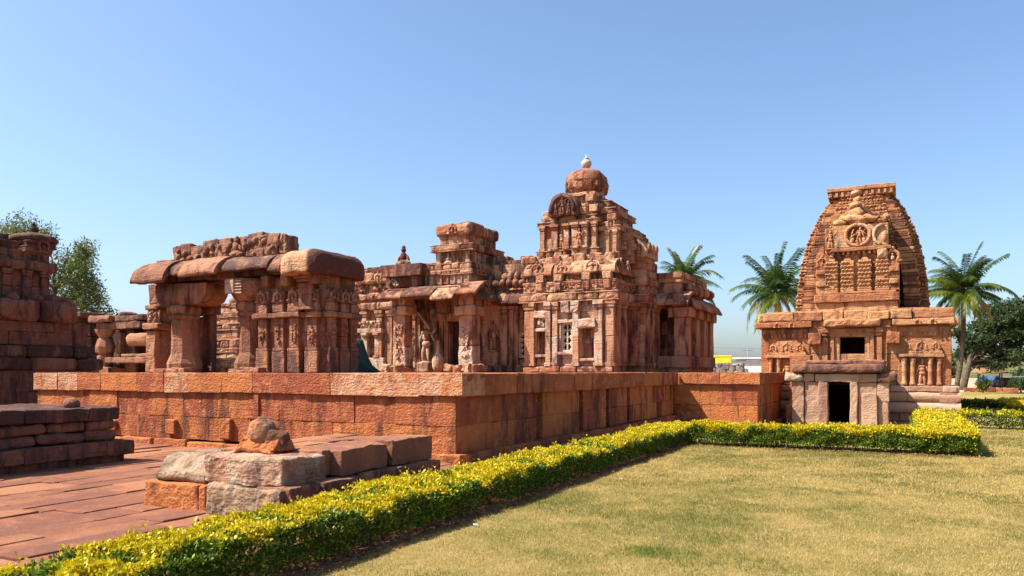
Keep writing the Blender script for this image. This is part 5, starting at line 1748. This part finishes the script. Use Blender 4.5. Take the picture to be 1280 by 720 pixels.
mb.lathe(cx, cy, [(.35, zz(5.6)), (.42, zz(5.75)), (.38, zz(5.95)), (.15, zz(6.08))], 12, rough=.04, col=(.5, .2, .1))
mb.build('tower', M['temple'], spi)

# ================================================================== FOLIAGE
def leaf_quads(mb, P, size, N=None, cols=None, aspect=.55, up=.0):
    """one folded leaf per point, pointing anywhere (or roughly along N)"""
    n = len(P)
    d = RNG.normal(size=(n, 3))
    if N is not None:
        d = d * .8 + N
    d /= np.linalg.norm(d, axis=1, keepdims=True) + 1e-9
    r = RNG.normal(size=(n, 3))
    s = np.cross(d, r)
    s /= np.linalg.norm(s, axis=1, keepdims=True) + 1e-9
    L = (np.asarray(size) * (.7 + .6 * RNG.random(n)))[:, None]
    W = L * aspect
    V = np.stack([P, P + d * L * .5 + s * W * .5, P + d * L, P + d * L * .5 - s * W * .5], 1).reshape(-1, 3)
    q = np.arange(4 * n).reshape(n, 4)
    mb.add(V, q, None, np.repeat(cols, 4, 0))


def mixc(a, b, t):
    a, b = np.array(a), np.array(b)
    return a[None] * (1 - t[:, None]) + b[None] * t[:, None]


def hedge(label, x0, x1, y0, y1, h, n, size, name='clipped_hedge', yellow=1.0, group='clipped hedges round the lawn', bottom=.06, stems=True):
    mb = MB()
    lx, ly = x1 - x0, y1 - y0
    areas = np.array([lx * ly * 1.5, ly * h, ly * h, lx * h, lx * h])
    areas = areas / areas.sum()
    k = RNG.choice(5, n, p=areas)
    a, b = RNG.random(n), RNG.random(n)
    P = np.zeros((n, 3))
    Nn = np.zeros((n, 3))
    t = k == 0
    P[t] = np.column_stack([x0 + lx * a[t], y0 + ly * b[t], np.full(t.sum(), h)])
    Nn[t] = (0, 0, 1)
    bz = bottom + (h - bottom) * b
    for i, (fx, nv) in {1: (x0, (-1, 0, .3)), 2: (x1, (1, 0, .3))}.items():
        t = k == i
        P[t] = np.column_stack([np.full(t.sum(), fx), y0 + ly * a[t], bz[t]])
        Nn[t] = nv
    for i, (fy, nv) in {3: (y0, (0, -1, .3)), 4: (y1, (0, 1, .3))}.items():
        t = k == i
        P[t] = np.column_stack([x0 + lx * a[t], np.full(t.sum(), fy), bz[t]])
        Nn[t] = nv
    # ragged, rounded, uneven clip
    u = vnoise(P * 1.1 + 7) * .05 + vnoise(P * 3.7 + 3) * .075 + vnoise(P * 9.0) * .045
    depth = RNG.exponential(.042, n)
    c = np.array([(x0 + x1) / 2, (y0 + y1) / 2, 0])
    rnd = np.clip((P[:, 2] - h * .55) / (h * .45), 0, 1) ** 2 * .07
    side = k > 0
    P += Nn / np.linalg.norm(Nn, axis=1, keepdims=True) * (u[:, :1] * 1.1 - depth[:, None])
    P[side] -= Nn[side] * rnd[side][:, None]
    ex = (k == 0) & ((np.minimum(P[:, 0] - x0, x1 - P[:, 0]) < .12) | (np.minimum(P[:, 1] - y0, y1 - P[:, 1]) < .12))
    P[ex, 2] -= .05 * RNG.random(ex.sum())
    # skirt is thinner low down, so the soil and stems show
    keep = (P[:, 2] > bottom + .10 * (vnoise(P * 2.1 + 5)[:, 1] + .4)) | (RNG.random(n) < .25)
    P, Nn, k, depth = P[keep], Nn[keep], k[keep], depth[keep]
    n = len(P)
    # shoots that stick out of the top
    m = int(lx * ly * 26)
    sx, sy = x0 + lx * RNG.random(m), y0 + ly * RNG.random(m)
    sh = []
    for i in range(m):
        hh = h + abs(RNG.normal()) * .045 + .01
        for j in range(7):
            sh.append((sx[i] + RNG.normal() * .025, sy[i] + RNG.normal() * .025, hh - .05 + j * .009 + RNG.normal() * .01))
    P = np.vstack([P, np.array(sh)])
    Nn = np.vstack([Nn, np.tile((0, 0, 1.0), (len(sh), 1))])
    n2 = len(P)
    hn = P[:, 2] / h + vnoise(P * 3 + 9)[:, 0] * .22 + vnoise(P * 11)[:, 1] * .12
    y = np.clip((hn - .80) / .17, 0, 1) * yellow
    r = RNG.random(n2)
    green = mixc((.04, .10, .010), (.14, .23, .018), r)
    gold = mixc((.60, .51, .010), (.82, .61, .012), RNG.random(n2))
    pick = (RNG.random(n2) < y * .95 + .035)
    cols = np.where(pick[:, None], gold, green)
    dead = RNG.random(n2) < .012
    cols[dead] = mixc((.30, .15, .05), (.45, .28, .10), RNG.random(dead.sum()))
    half = (~pick) & ~dead & (RNG.random(n2) < .25 + .3 * y)
    cols[half] = mixc((.22, .31, .02), (.38, .42, .02), RNG.random(half.sum()))
    leaf_quads(mb, P, np.full(n2, size), Nn * .9, cols, .62)
    root = thing(name, ((x0 + x1) / 2, (y0 + y1) / 2, 0), label, 'hedge', group)
    mb.build('foliage', M['leaf'], root)
    if stems:
        mb = MB()
        long_x = lx > ly
        L = max(lx, ly)
        for _ in range(int(L * 9)):
            px, py = x0 + lx * random.uniform(.12, .88), y0 + ly * random.uniform(.12, .88)
            q_ = [(px, py, -.02)]
            for j in range(3):
                q_.append((q_[-1][0] + random.uniform(-.07, .07), q_[-1][1] + random.uniform(-.07, .07), q_[-1][2] + h * .28))
            mb.tube(q_, [.014, .011, .008, .005], 5)
        mb.build('woody_stems', M['bark'], root)["kind"] = 'stuff'
    return root


hedge('long low clipped hedge with golden top running beside the altar and the tall platform wall', -5.40, -4.60, 2.0, 18.75, .42, 270000, .035)
hedge('low clipped golden hedge across the front of the slab porch and the spired temple', -4.58, 1.36, 17.92, 18.72, .48, 105000, .042)
hedge('short golden hedge arm running back from the right end of the porch hedge', .25, 1.37, 18.75, 26.8, .48, 62000, .055)
hedge('dark green clipped hedge crossing the lawn to the right of the spired temple', .3, 18, 26.9, 27.7, .47, 62000, .06, yellow=.55)
hedge('thin green hedge strip beyond the sandy path, behind the dark crossing hedge', 2.1, 4.1, 40.6, 41.4, .36, 9000, .09, yellow=.35)
hedge('bright yellow hedge arm at the right edge beyond the sandy path', 3.85, 4.75, 36.2, 41.5, .42, 14000, .085, yellow=1.1)
hedge('far dark green hedge at the right picture edge next to the bright yellow one', 4.8, 12, 35.6, 36.4, .42, 16000, .085, yellow=.1)

# fallen leaves on the soil beneath the hedge
mb = MB()
n = 3600
P = np.column_stack([np.concatenate([RNG.uniform(-4.62, -4.36, n // 2), RNG.uniform(-4.6, 1.4, n - n // 2)]), np.concatenate([RNG.uniform(3, 18, n // 2), RNG.uniform(17.78, 17.98, n - n // 2)]), RNG.uniform(.008, .022, n)])
Nn = np.column_stack([RNG.normal(size=n), RNG.normal(size=n), np.zeros(n)])
leaf_quads(mb, P, np.full(n, .05), Nn * 3, mixc((.20, .09, .035), (.42, .24, .10), RNG.random(n)), .55)
tag(mb.build('leaf_litter', M['blade']), 'dry fallen leaves on the red soil along the foot of the hedge', 'leaf litter', kind='stuff')

# grass of the lawn
mb = MB()


def grass(n, x0, x1, y0, y1, hgt, wid):
    P = np.column_stack([RNG.uniform(x0, x1, n), RNG.uniform(y0, y1, n), np.zeros(n)])
    d = -math.sin(R(27.04)) * P[:, 0] + math.cos(R(27.04)) * P[:, 1]
    lat = math.cos(R(27.04)) * P[:, 0] + math.sin(R(27.04)) * P[:, 1]
    ok = (d > 5.4) & (abs(lat) < d * .95)
    P = P[ok]
    n = len(P)
    v = vnoise(P * .45)[:, 0] * .5 + vnoise(P * 1.7 + 4)[:, 1] * .45 + vnoise(P * 5.0 + 2)[:, 2] * .3
    g = np.clip(.50 + v * 1.35 + RNG.normal(size=n) * .38, 0, 1)
    cols = mixc((.62, .43, .145), (.15, .165, .03), g)
    dry = RNG.random(n) < .20 * (1.2 - g)
    cols[dry] = mixc((.74, .59, .29), (.50, .34, .14), RNG.random(dry.sum()))
    a = RNG.uniform(0, 6.283, n)
    h = hgt * (.45 + .8 * RNG.random(n)) * (1 + .4 * v)
    le = RNG.uniform(.2, 1.1, n)
    dx, dy = np.cos(a), np.sin(a)
    T = P + np.column_stack([dx * h * le, dy * h * le, h * (1.05 - .45 * le)])
    b = RNG.uniform(0, 6.283, n)
    W = np.column_stack([np.cos(b), np.sin(b), np.zeros(n)]) * wid
    V = np.stack([P - W, P + W, T], 1).reshape(-1, 3)
    mb.add(V, None, np.arange(3 * n).reshape(n, 3), np.repeat(cols, 3, 0))


grass(420000, -4.55, 13, 3.5, 12.0, .038, .0026)
grass(290000, -4.5, 18, 11.9, 17.85, .04, .0042)
grass(110000, 1.5, 20, 17.8, 27, .045, .007)
tag(mb.build('lawn_grass', M['blade']), 'short dry yellow green grass of the lawn', 'grass', kind='stuff')

mb = MB()      # greener tuft
n = 1500
P = np.column_stack([RNG.normal(-2.15, .14, n), RNG.normal(7.1, .12, n), np.zeros(n)])
leaf_quads(mb, P, np.full(n, .04), np.tile((0, 0, 1.0), (n, 1)), mixc((.13, .20, .03), (.28, .30, .06), RNG.random(n)), .12)
tag(mb.build('grass_patch', M['blade']), 'small patch of fresh green grass in the dry lawn near the bottom edge', 'grass', kind='stuff')

# white scraps on the lawn
for (x_, y_, s, lb) in ((-4.2, 7.36, .026, 'scrap of white paper on the grass next to the long hedge'), (-3.95, 11.46, .025, 'tiny white scrap on the lawn in front of the porch hedge'), (1.07, 12.34, .024, 'tiny white scrap on the lawn near the right edge')):
    mb = MB()
    mb.box(-s, s, -s * .7, s * .7, 0, .008, turned(x_, y_, .035, random.uniform(0, 90), 10, 12), r=.003, seg=.02, rough=.012)
    tag(mb.build('paper_scrap', M['paper']), lb, 'litter', 'white scraps on the lawn')


# ------------------------------------------------------------------ palms
def palm(x, y, zc, L, n, label, seed, lean=(0, 0), z0=0.0):
    rs = np.random.default_rng(seed)
    root = thing('coconut_palm', (x, y, z0), label, 'palm tree', 'coconut palms behind the temples')
    pts = []
    for t in np.linspace(0, 1, 9):
        pts.append((x + lean[0] * (math.sin(t * 3.0) * .6 - .0) + lean[1] * (t - 1), y + .2 * math.sin(t * 2), z0 - .2 + (zc - z0 + .1) * t))
    base = np.array(pts[-1])
    mb = MB()
    mb.tube(pts, np.interp(np.linspace(0, 1, 9), [0, .15, 1], [.27, .19, .15]), 9, None, (.5, 0, 0), .02)
    for t in np.linspace(.05, .98, 26):
        k = t * 8
        i = min(int(k), 7)
        p = np.array(pts[i]) * (1 - k + i) + np.array(pts[i + 1]) * (k - i)
        mb.tube([p - (0, 0, .025), p + (0, 0, .025)], [np.interp(t, [0, .15, 1], [.285, .205, .163])] * 2, 9)
    mb.build('trunk', M['bark'], root)
    mb = MB()
    for i in range(n):
        az = i * 2.39996 + rs.normal() * .25
        q_ = (i + .5) / n
        el = 1.5 - q_ * 2.15 + rs.normal() * .12
        droop = (.55 + 1.3 * q_) * (1 + .3 * rs.normal())
        ln = L * (.82 + .3 * rs.random())
        h = np.array([math.cos(az), math.sin(az), 0])
        up = np.array([0, 0, 1.0])
        side = np.array([-math.sin(az), math.cos(az), 0])
        m = 12
        rp = [base.copy()]
        ang = el
        for j in range(m):
            rp.append(rp[-1] + (h * math.cos(ang) + up * math.sin(ang)) * ln / m)
            ang -= droop / m * (1.2 if j > 3 else .6)
            ang = max(ang, -1.5)
        rp = np.array(rp)
        dry = q_ > .86
        base_c = np.array([.045, .105, .02]) * (1 - q_ * .2) + np.array([.16, .14, .0]) * max(0, rs.normal() * .35 + q_ * .55 - .05)
        if dry:
            base_c = np.array([.32, .22, .05]) if rs.random() < .6 else np.array([.24, .24, .03])
        mb.tube(rp, np.linspace(.04, .008, m + 1), 5, None, tuple(base_c * .9 + .03))
        T = np.gradient(rp, axis=0)
        T /= np.linalg.norm(T, axis=1, keepdims=True)
        for s in np.linspace(.12, .99, 46):
            k = s * m
            a = min(int(k), m - 1)
            p = rp[a] * (1 - k + a) + rp[a + 1] * (k - a)
            t = T[a]
            ll = ln * .24 * math.sin(min(1, s * 1.25 + .18) * math.pi * .86) ** .7 * (.85 + .3 * rs.random())
            for sg in (-1, 1):
                d = side * sg * .82 + t * .5 + up * (-.12 - .25 * rs.random() - .25 * q_)
                d /= np.linalg.norm(d)
                w = np.cross(d, up * .9 + t * .3)
                w /= np.linalg.norm(w) + 1e-9
                w = t * .8 + w * .2
                wd = ln * .0125
                mid = p + d * ll * .55 + up * (-.03 * ll)
                tip = p + d * ll + up * (-.32 * ll)
                c = base_c * (.75 + .5 * rs.random())
                mb.add(np.array([p - w * wd * .6, p + w * wd * .6, mid + w * wd, mid - w * wd, tip]), [[0, 1, 2, 3]], [[3, 2, 4]], tuple(c))
    mb.build('crown', M['palm'], root)
    mb = MB()
    for i in range(9):
        a = i * .7
        mb.blob(base + np.array([math.cos(a) * .32, math.sin(a) * .32, -.3 - .12 * (i % 3)]), (.14, .14, .17), None, 8, 6, .01, (.10, .16, .02) if i % 3 else (.35, .25, .03))
    mb.build('coconut', M['palm'], root)
    return root


palm(-15.9, 61.4, 9.0, 3.6, 32, 'coconut palm half hidden behind the domed temple, crown above its side porch', 5)
palm(-8.7, 60.6, 7.75, 3.7, 34, 'coconut palm standing just left of the tall curved spire', 9, (.3, .0))
palm(4.1, 70.2, 8.2, 3.7, 44, 'coconut palm right of the spire, with some yellow hanging fronds and a bent trunk', 14, (.5, .5))


def clump_tree(mb, centres, n, size, c1, c2, squash=.7, aspect=.5, droop=0.0):
    """leaves gathered in twig clumps spread through the crown's volume"""
    for (x, y, z, r) in centres:
        m = max(6, int(n * r * r))
        k = RNG.normal(size=(m, 3))
        k /= np.linalg.norm(k, axis=1, keepdims=True)
        tw = k * (r * RNG.random(m) ** .45)[:, None] * np.array([1, 1, squash])
        per = 12
        P = np.repeat(tw, per, 0) + RNG.normal(size=(m * per, 3)) * r * .13
        if droop:
            P[:, 2] -= droop * RNG.random(len(P)) ** 2
        P += np.array([x, y, z])
        t = np.clip(RNG.random(len(P)) * .7 + .3 * RNG.random(), 0, 1)
        leaf_quads(mb, P, np.full(len(P), size), None, mixc(c1, c2, t), aspect)


def branch(mb, p0, p1, r0, r1, bend=.1, n=7):
    p0, p1 = np.array(p0, float), np.array(p1, float)
    L = np.linalg.norm(p1 - p0)
    j = RNG.normal(size=3) * bend * L
    pts = [p0 + (p1 - p0) * t + j * math.sin(t * math.pi) for t in np.linspace(0, 1, n)]
    mb.tube(pts, np.linspace(r0, r1, n), 7, None, (.5, 0, 0), .02)
    return pts


# feathery tree behind the left shrine
t1 = thing('feathery_tree', (-57.5, 36, 0), 'loose feathery green tree with drooping twigs rising behind the dark tiered shrine', 'tree')
mb = MB()
limbs = []
tr = branch(mb, (-57.5, 36, -.3), (-57.6, 36.2, 8.0), .45, .25, .03)
cent = [(-62.5, 35.5, 12.0, 1.7), (-60.5, 35.5, 12.6, 1.6), (-58.6, 36, 12.3, 1.1), (-64.6, 35, 11.4, 1.6), (-61.4, 36, 10.6, 1.6),
        (-56.0, 36.5, 10.4, 1.25), (-55.0, 37, 11.1, .95), (-54.7, 36.5, 9.6, 1.15), (-55.7, 37, 8.6, 1.35), (-54.4, 37, 8.1, 1.0), (-56.4, 36.5, 7.2, 1.25), (-54.9, 37, 6.9, .9),
        (-53.6, 37.3, 7.3, .65), (-53.2, 37.5, 6.2, .55), (-52.4, 37.6, 5.9, .45), (-54.2, 37, 5.8, .7), (-55.4, 37, 5.4, .8), (-51.75, 37.7, 5.7, .42), (-51.7, 37.7, 5.0, .35), (-57.4, 36.5, 9.2, 1.0)]
for (x_, y_, z_, r_) in cent:
    branch(mb, tr[int(RNG.integers(3, 7))], (x_, y_, z_), .13, .03, .06)
mb.build('trunk', M['bark'], t1)
mb = MB()
clump_tree(mb, cent, 75, .26, (.055, .095, .018), (.20, .24, .04), .9, .3, 1.0)
mb.build('crown', M['tree'], t1)

# broad dark tree at the right
t2 = thing('spreading_tree', (5.6, 86, 0), 'broad dark tree with layered flat crown behind the right-hand coconut palm', 'tree')
mb = MB()
tr = branch(mb, (5.0, 85.5, -.3), (6.0, 86.6, 3.8), .34, .22, .06)
cent = [(8.0, 88, 7.6, 1.5), (9.8, 88.5, 7.9, 1.7), (12.3, 89, 8.1, 1.8), (14.5, 89, 7.2, 1.7), (11.0, 89, 6.4, 1.5), (8.6, 88, 5.7, 1.3), (13.0, 88, 5.4, 1.2), (6.8, 87.4, 6.1, 1.3), (5.8, 87, 4.9, 1.2), (9.4, 88, 4.4, .9),
        (7.4, 87.5, 3.9, 1.1), (5.4, 87.4, 3.4, 1.1), (8.5, 88, 3.0, .8), (10.4, 88.5, 5.0, .8), (6.4, 87.5, 2.6, .9), (4.6, 87, 5.6, 1.0), (7.0, 86.5, 4.9, 1.1), (8.8, 87, 6.6, 1.3), (10.6, 87, 7.3, 1.4), (7.8, 86.5, 2.3, .9), (9.6, 87, 3.4, 1.0), (11.6, 87.5, 4.2, 1.1), (12.6, 88, 6.6, 1.4), (6.0, 86.5, 4.0, 1.0), (9.3, 87, 5.3, 1.1)]
for (x_, y_, z_, r_) in cent:
    branch(mb, tr[int(RNG.integers(3, 7))], (x_, y_, z_), .09, .03, .08)
mb.build('trunk', M['bark'], t2)
mb = MB()
clump_tree(mb, cent, 75, .28, (.028, .055, .018), (.07, .11, .03), .42, .5)
mb.build('crown', M['tree'], t2)


def small_tree(label, x, y, z, h, r, c1, c2, name='tree', n=30, size=.2, group=None):
    o = thing(name, (x, y, z), label, 'tree' if name == 'tree' else 'shrub', group)
    m1 = MB()
    tr_ = branch(m1, (x, y, z - .2), (x + .1, y, z + h * .6), .05 * h * .5, .03, .05)
    cs = []
    for _ in range(9):
        a = random.uniform(0, 6.28)
        rr = r * random.uniform(.1, .75)
        cs.append((x + rr * math.cos(a), y + rr * math.sin(a), z + h * random.uniform(.4, .9), r * random.uniform(.35, .6)))
        branch(m1, tr_[3], cs[-1][:3], .03 * h * .4, .01, .05)
    m1.build('trunk', M['bark'], o)
    m2 = MB()
    clump_tree(m2, cs, n, size, c1, c2, .8)
    m2.build('crown', M['tree'], o)


small_tree('dark round tree top behind the yellow wall, right of the side porch', -22.6, 104, 0, 5.2, 1.6, (.03, .06, .02), (.09, .13, .03), n=22, size=.3)
small_tree('low dark bush behind the white hut, left of the spired temple', -17.3, 104, 0, 3.4, 1.3, (.03, .06, .02), (.08, .12, .03), 'shrub', n=22, size=.3)
small_tree('yellow green leafy shrub at the foot of the right-hand palm', 5.6, 72, -.2, 1.5, .9, (.12, .16, .02), (.28, .30, .04), 'shrub', n=60, size=.15)
small_tree('dark green shrub beside the reddish low wall on the right', 8.4, 78, -.2, 1.2, 1.1, (.03, .07, .02), (.08, .13, .03), 'shrub', n=50, size=.16)
small_tree('dark green shrub at the right picture edge before the sheds', 10.9, 82, -.2, 1.5, 1.2, (.025, .05, .018), (.07, .11, .03), 'shrub', n=50, size=.16)

# ------------------------------------------------------------------ far buildings
yb = thing('yellow_wall', (-20.5, 97, 0), 'bright yellow painted wall just right of the side porch, far behind the platform', 'wall')
mb = MB()
mb.box(-23.6, -19.0, 96.8, 97.1, 0, 3.55, r=.02, seg=1, rough=.01)
mb.build('wall', M['yellow'], yb)
mb = MB()
mb.box(-23.7, -18.9, 96.75, 97.15, 3.56, 3.72, r=.02, seg=1, rough=.01)
mb.build('coping', M['yellow'], yb)
mb = MB()
mb.box(-22.3, -20.6, 96.70, 96.79, 1.2, 2.75, r=.02, seg=1, rough=.05)
o = mb.build('faded_panel', M['white'], yb)
rw_ = thing('rubble_wall', (-15, 71.5, 0), 'long wall of loose grey stones behind the platform, below the yellow wall', 'wall')
mb = MB()
z = 0
for h in (.5, .5, .45, .4, .35, .3):
    for a, b in zip(*(lambda c_: (c_[:-1], c_[1:]))(cuts(-20, -12.9, .35, .8))):
        mb.box(a, b - .03, 71.2, 72.1, z, z + h - .03 + random.uniform(0, .06), r=.08, rs=2, seg=.3, rough=.06, smooth=True)
    z += h
mb.build('stones', M['rubble'], rw_)
wb = thing('white_hut', (-13.2, 77.5, 0), 'small white building with a shaded sloping side, left of the spired temple', 'building')
mb = MB()
mb.sweep([(-14.6, 0), (-10.5, 0), (-10.5, 2.75), (-13.7, 2.75), (-14.6, 2.9)], 0, 3, Frame((0, 76.5, 0), (0, 1, 0), (1, 0, 0)), 2, 0, (.5, 0, 0), False)
mb.build('wall', M['white'], wb)
mb = MB()
mb.box(-14.9, -10.3, 76.2, 79.8, 2.92, 3.08, r=.02, seg=1, rough=.01)
mb.build('roof', M['white'], wb)
mb = MB()
mb.box(-14.2, -13.5, 76.42, 76.5, .2, 2.0, r=.01, seg=1)
mb.build('door', M['metal'], wb)
pl = thing('utility_pole', (-19.8, 113, 0), 'thin grey utility pole far off above the white hut', 'pole')
mb = MB()
mb.tube([(-19.8, 113, -.2), (-19.8, 113, 2.5), (-19.8, 113, 5.2)], [.11, .1, .08], 8)
mb.build('mast', M['metal'], pl)
mb = MB()
mb.box(-20.5, -19.1, 112.95, 113.05, 4.7, 4.82, r=.02, seg=1)
mb.build('crossarm', M['metal'], pl)
mb = MB()
pts = [(-60 + 90 * t, 113, 6.3 - 2.8 * t + 3.2 * (t - .45) ** 2) for t in np.linspace(0, 1, 30)]
mb.tube(pts, [.035] * 30, 5)
tag(mb.build('power_line', M['metal']), 'thin power line crossing the sky between the side porch and the spired temple', 'cable')
for xx, lb in ((-60, 'utility pole hidden behind the domed temple that carries the power line'), (30, 'utility pole at the right end of the power line')):
    pass

hut = thing('thatched_shelter', (7.7, 91, 0), 'small open thatched shelter on posts among the trees at the right', 'shelter')
mb = MB()
mb.lathe(7.75, 91.5, [(1.6, 1.55), (1.65, 1.65), (1.0, 2.35), (.4, 2.95), (.05, 3.2)], 14, rough=.08, smooth=False)
mb.build('roof', M['thatch'], hut)
for (dx, dy) in ((-1, -1), (1, -1), (-1, 1), (1, 1)):
    mb = MB()
    mb.tube([(7.75 + dx * .95, 91.5 + dy * .95, -.2), (7.75 + dx * .95, 91.5 + dy * .95, 1.75)], [.07, .06], 7)
    mb.build('post', M['bark'], hut)
lw = thing('low_red_wall', (6.8, 77, 0), 'low broken reddish stone wall at the far edge of the lawn, right of the palm', 'wall')
mb = MB()
masonry(mb, front(77), 4.6, 8.6, [(-.4, .0), (0, .32)], (.5, 1.0), depth=.4, jit=.05, r=.04, rough=.04, dk=.3)
mb.build('wall', M['red'], lw)
sh = thing('open_shed', (10.6, 100, 0), 'long low dark open shed at the right edge in front of the wooded hill', 'shed')
mb = MB()
mb.box(8.4, 16.5, 99.5, 104, 1.05, 1.2, r=.02, seg=1, rough=.02)
mb.build('roof', M['metal'], sh)
mb = MB()
mb.box(8.4, 16.5, 103.8, 104, -.3, 1.05, r=.02, seg=1, rough=.02)
mb.build('back_wall', M['bark'], sh)
for k in range(5):
    mb = MB()
    mb.tube([(8.6 + k * 1.9, 99.8, -.3), (8.6 + k * 1.9, 99.8, 1.06)], [.06, .06], 7)
    mb.build('post', M['bark'], sh)


def car(x, y, mat, label, ang):
    o = thing('parked_car', (x, y, -.06), label, 'car', 'cars parked beyond the lawn')
    f_ = turned(x, y, -.06, ang)
    m1 = MB()
    m1.sweep([(-2.0, .3), (2.0, .3), (2.05, .55), (1.95, .75), (1.1, .86), (.55, 1.32), (-.9, 1.36), (-1.6, .92), (-2.0, .85), (-2.08, .5)], -.8, .8, Frame(f_.o, f_.m[1], f_.m[0]), 4, .0, (.5, 0, 0), False)
    m1.build('body', mat, o)
    for sx, nm in ((1, 'side_window'), (-1, 'side_window')):
        m1 = MB()
        m1.sweep([(-1.3, .93), (.85, .9), (.45, 1.26), (-.85, 1.29)], sx * .79, sx * .815, Frame(f_.o, f_.m[1], f_.m[0]), 1, 0, None, False)
        m1.build(nm, M['glass'], o)
    for wx in (-1.25, 1.3):
        for wy in (-.72, .72):
            m1 = MB()
            a = np.linspace(0, 6.2832, 17)[:-1]
            m1.sweep([(wx + .31 * math.cos(t), .31 + .31 * math.sin(t)) for t in a], wy - .11, wy + .11, Frame(f_.o, f_.m[1], f_.m[0]), 1, 0, None, True)
            m1.build('wheel', M['black'], o)
    return o


car(12.6, 95.0, M['blue'], 'blue parked car at the right picture edge beside the long shed', 15)
car(8.2, 96.5, M['blue'], 'blue car half hidden behind the thatched shelter and the shrubs', 70)

# far woods and hills
mb = MB()
xs = np.linspace(-420, 520, 60)
V, q = [], []
for r_, (yy, hs) in enumerate(((230, 0), (250, .7), (290, 1.0), (340, .6))):
    for x_ in xs:
        hh = 5 + 9 * np.clip((x_ - 10) / 60, 0, 1) + 3 * math.sin(x_ * .03) + 2 * math.sin(x_ * .083 + 1)
        V.append((x_, yy + 6 * math.sin(x_ * .05), -1 + hh * hs))
n_ = len(xs)
for r_ in range(3):
    for i in range(n_ - 1):
        q.append((r_ * n_ + i, r_ * n_ + i + 1, (r_ + 1) * n_ + i + 1, (r_ + 1) * n_ + i))
mb.add(np.array(V), q, None, (.5, 0, 0), True, None, 1.2, .08)
o = mb.build('hill', plain('wooded_hill', (.075, .105, .035), (.13, .15, .05), .35, .95, .8))
o["kind"] = 'structure'
mb = MB()
cs = []
for _ in range(170):
    x_ = random.uniform(-230, 260)
    y_ = random.uniform(185, 235)
    if -120 < x_ < -60:
        continue
    r_ = random.uniform(2.0, 4.0)
    zb = 1.2 + (x_ > 8) * random.uniform(0, 4.5)
    cs.append((x_, y_, zb, r_))
clump_tree(mb, cs, 5.0, .9, (.055, .085, .03), (.13, .16, .05), .75, .7)
tag(mb.build('distant_wood', M['tree']), 'hazy far-off green woods on the horizon beyond the lawn', 'woods', kind='stuff')
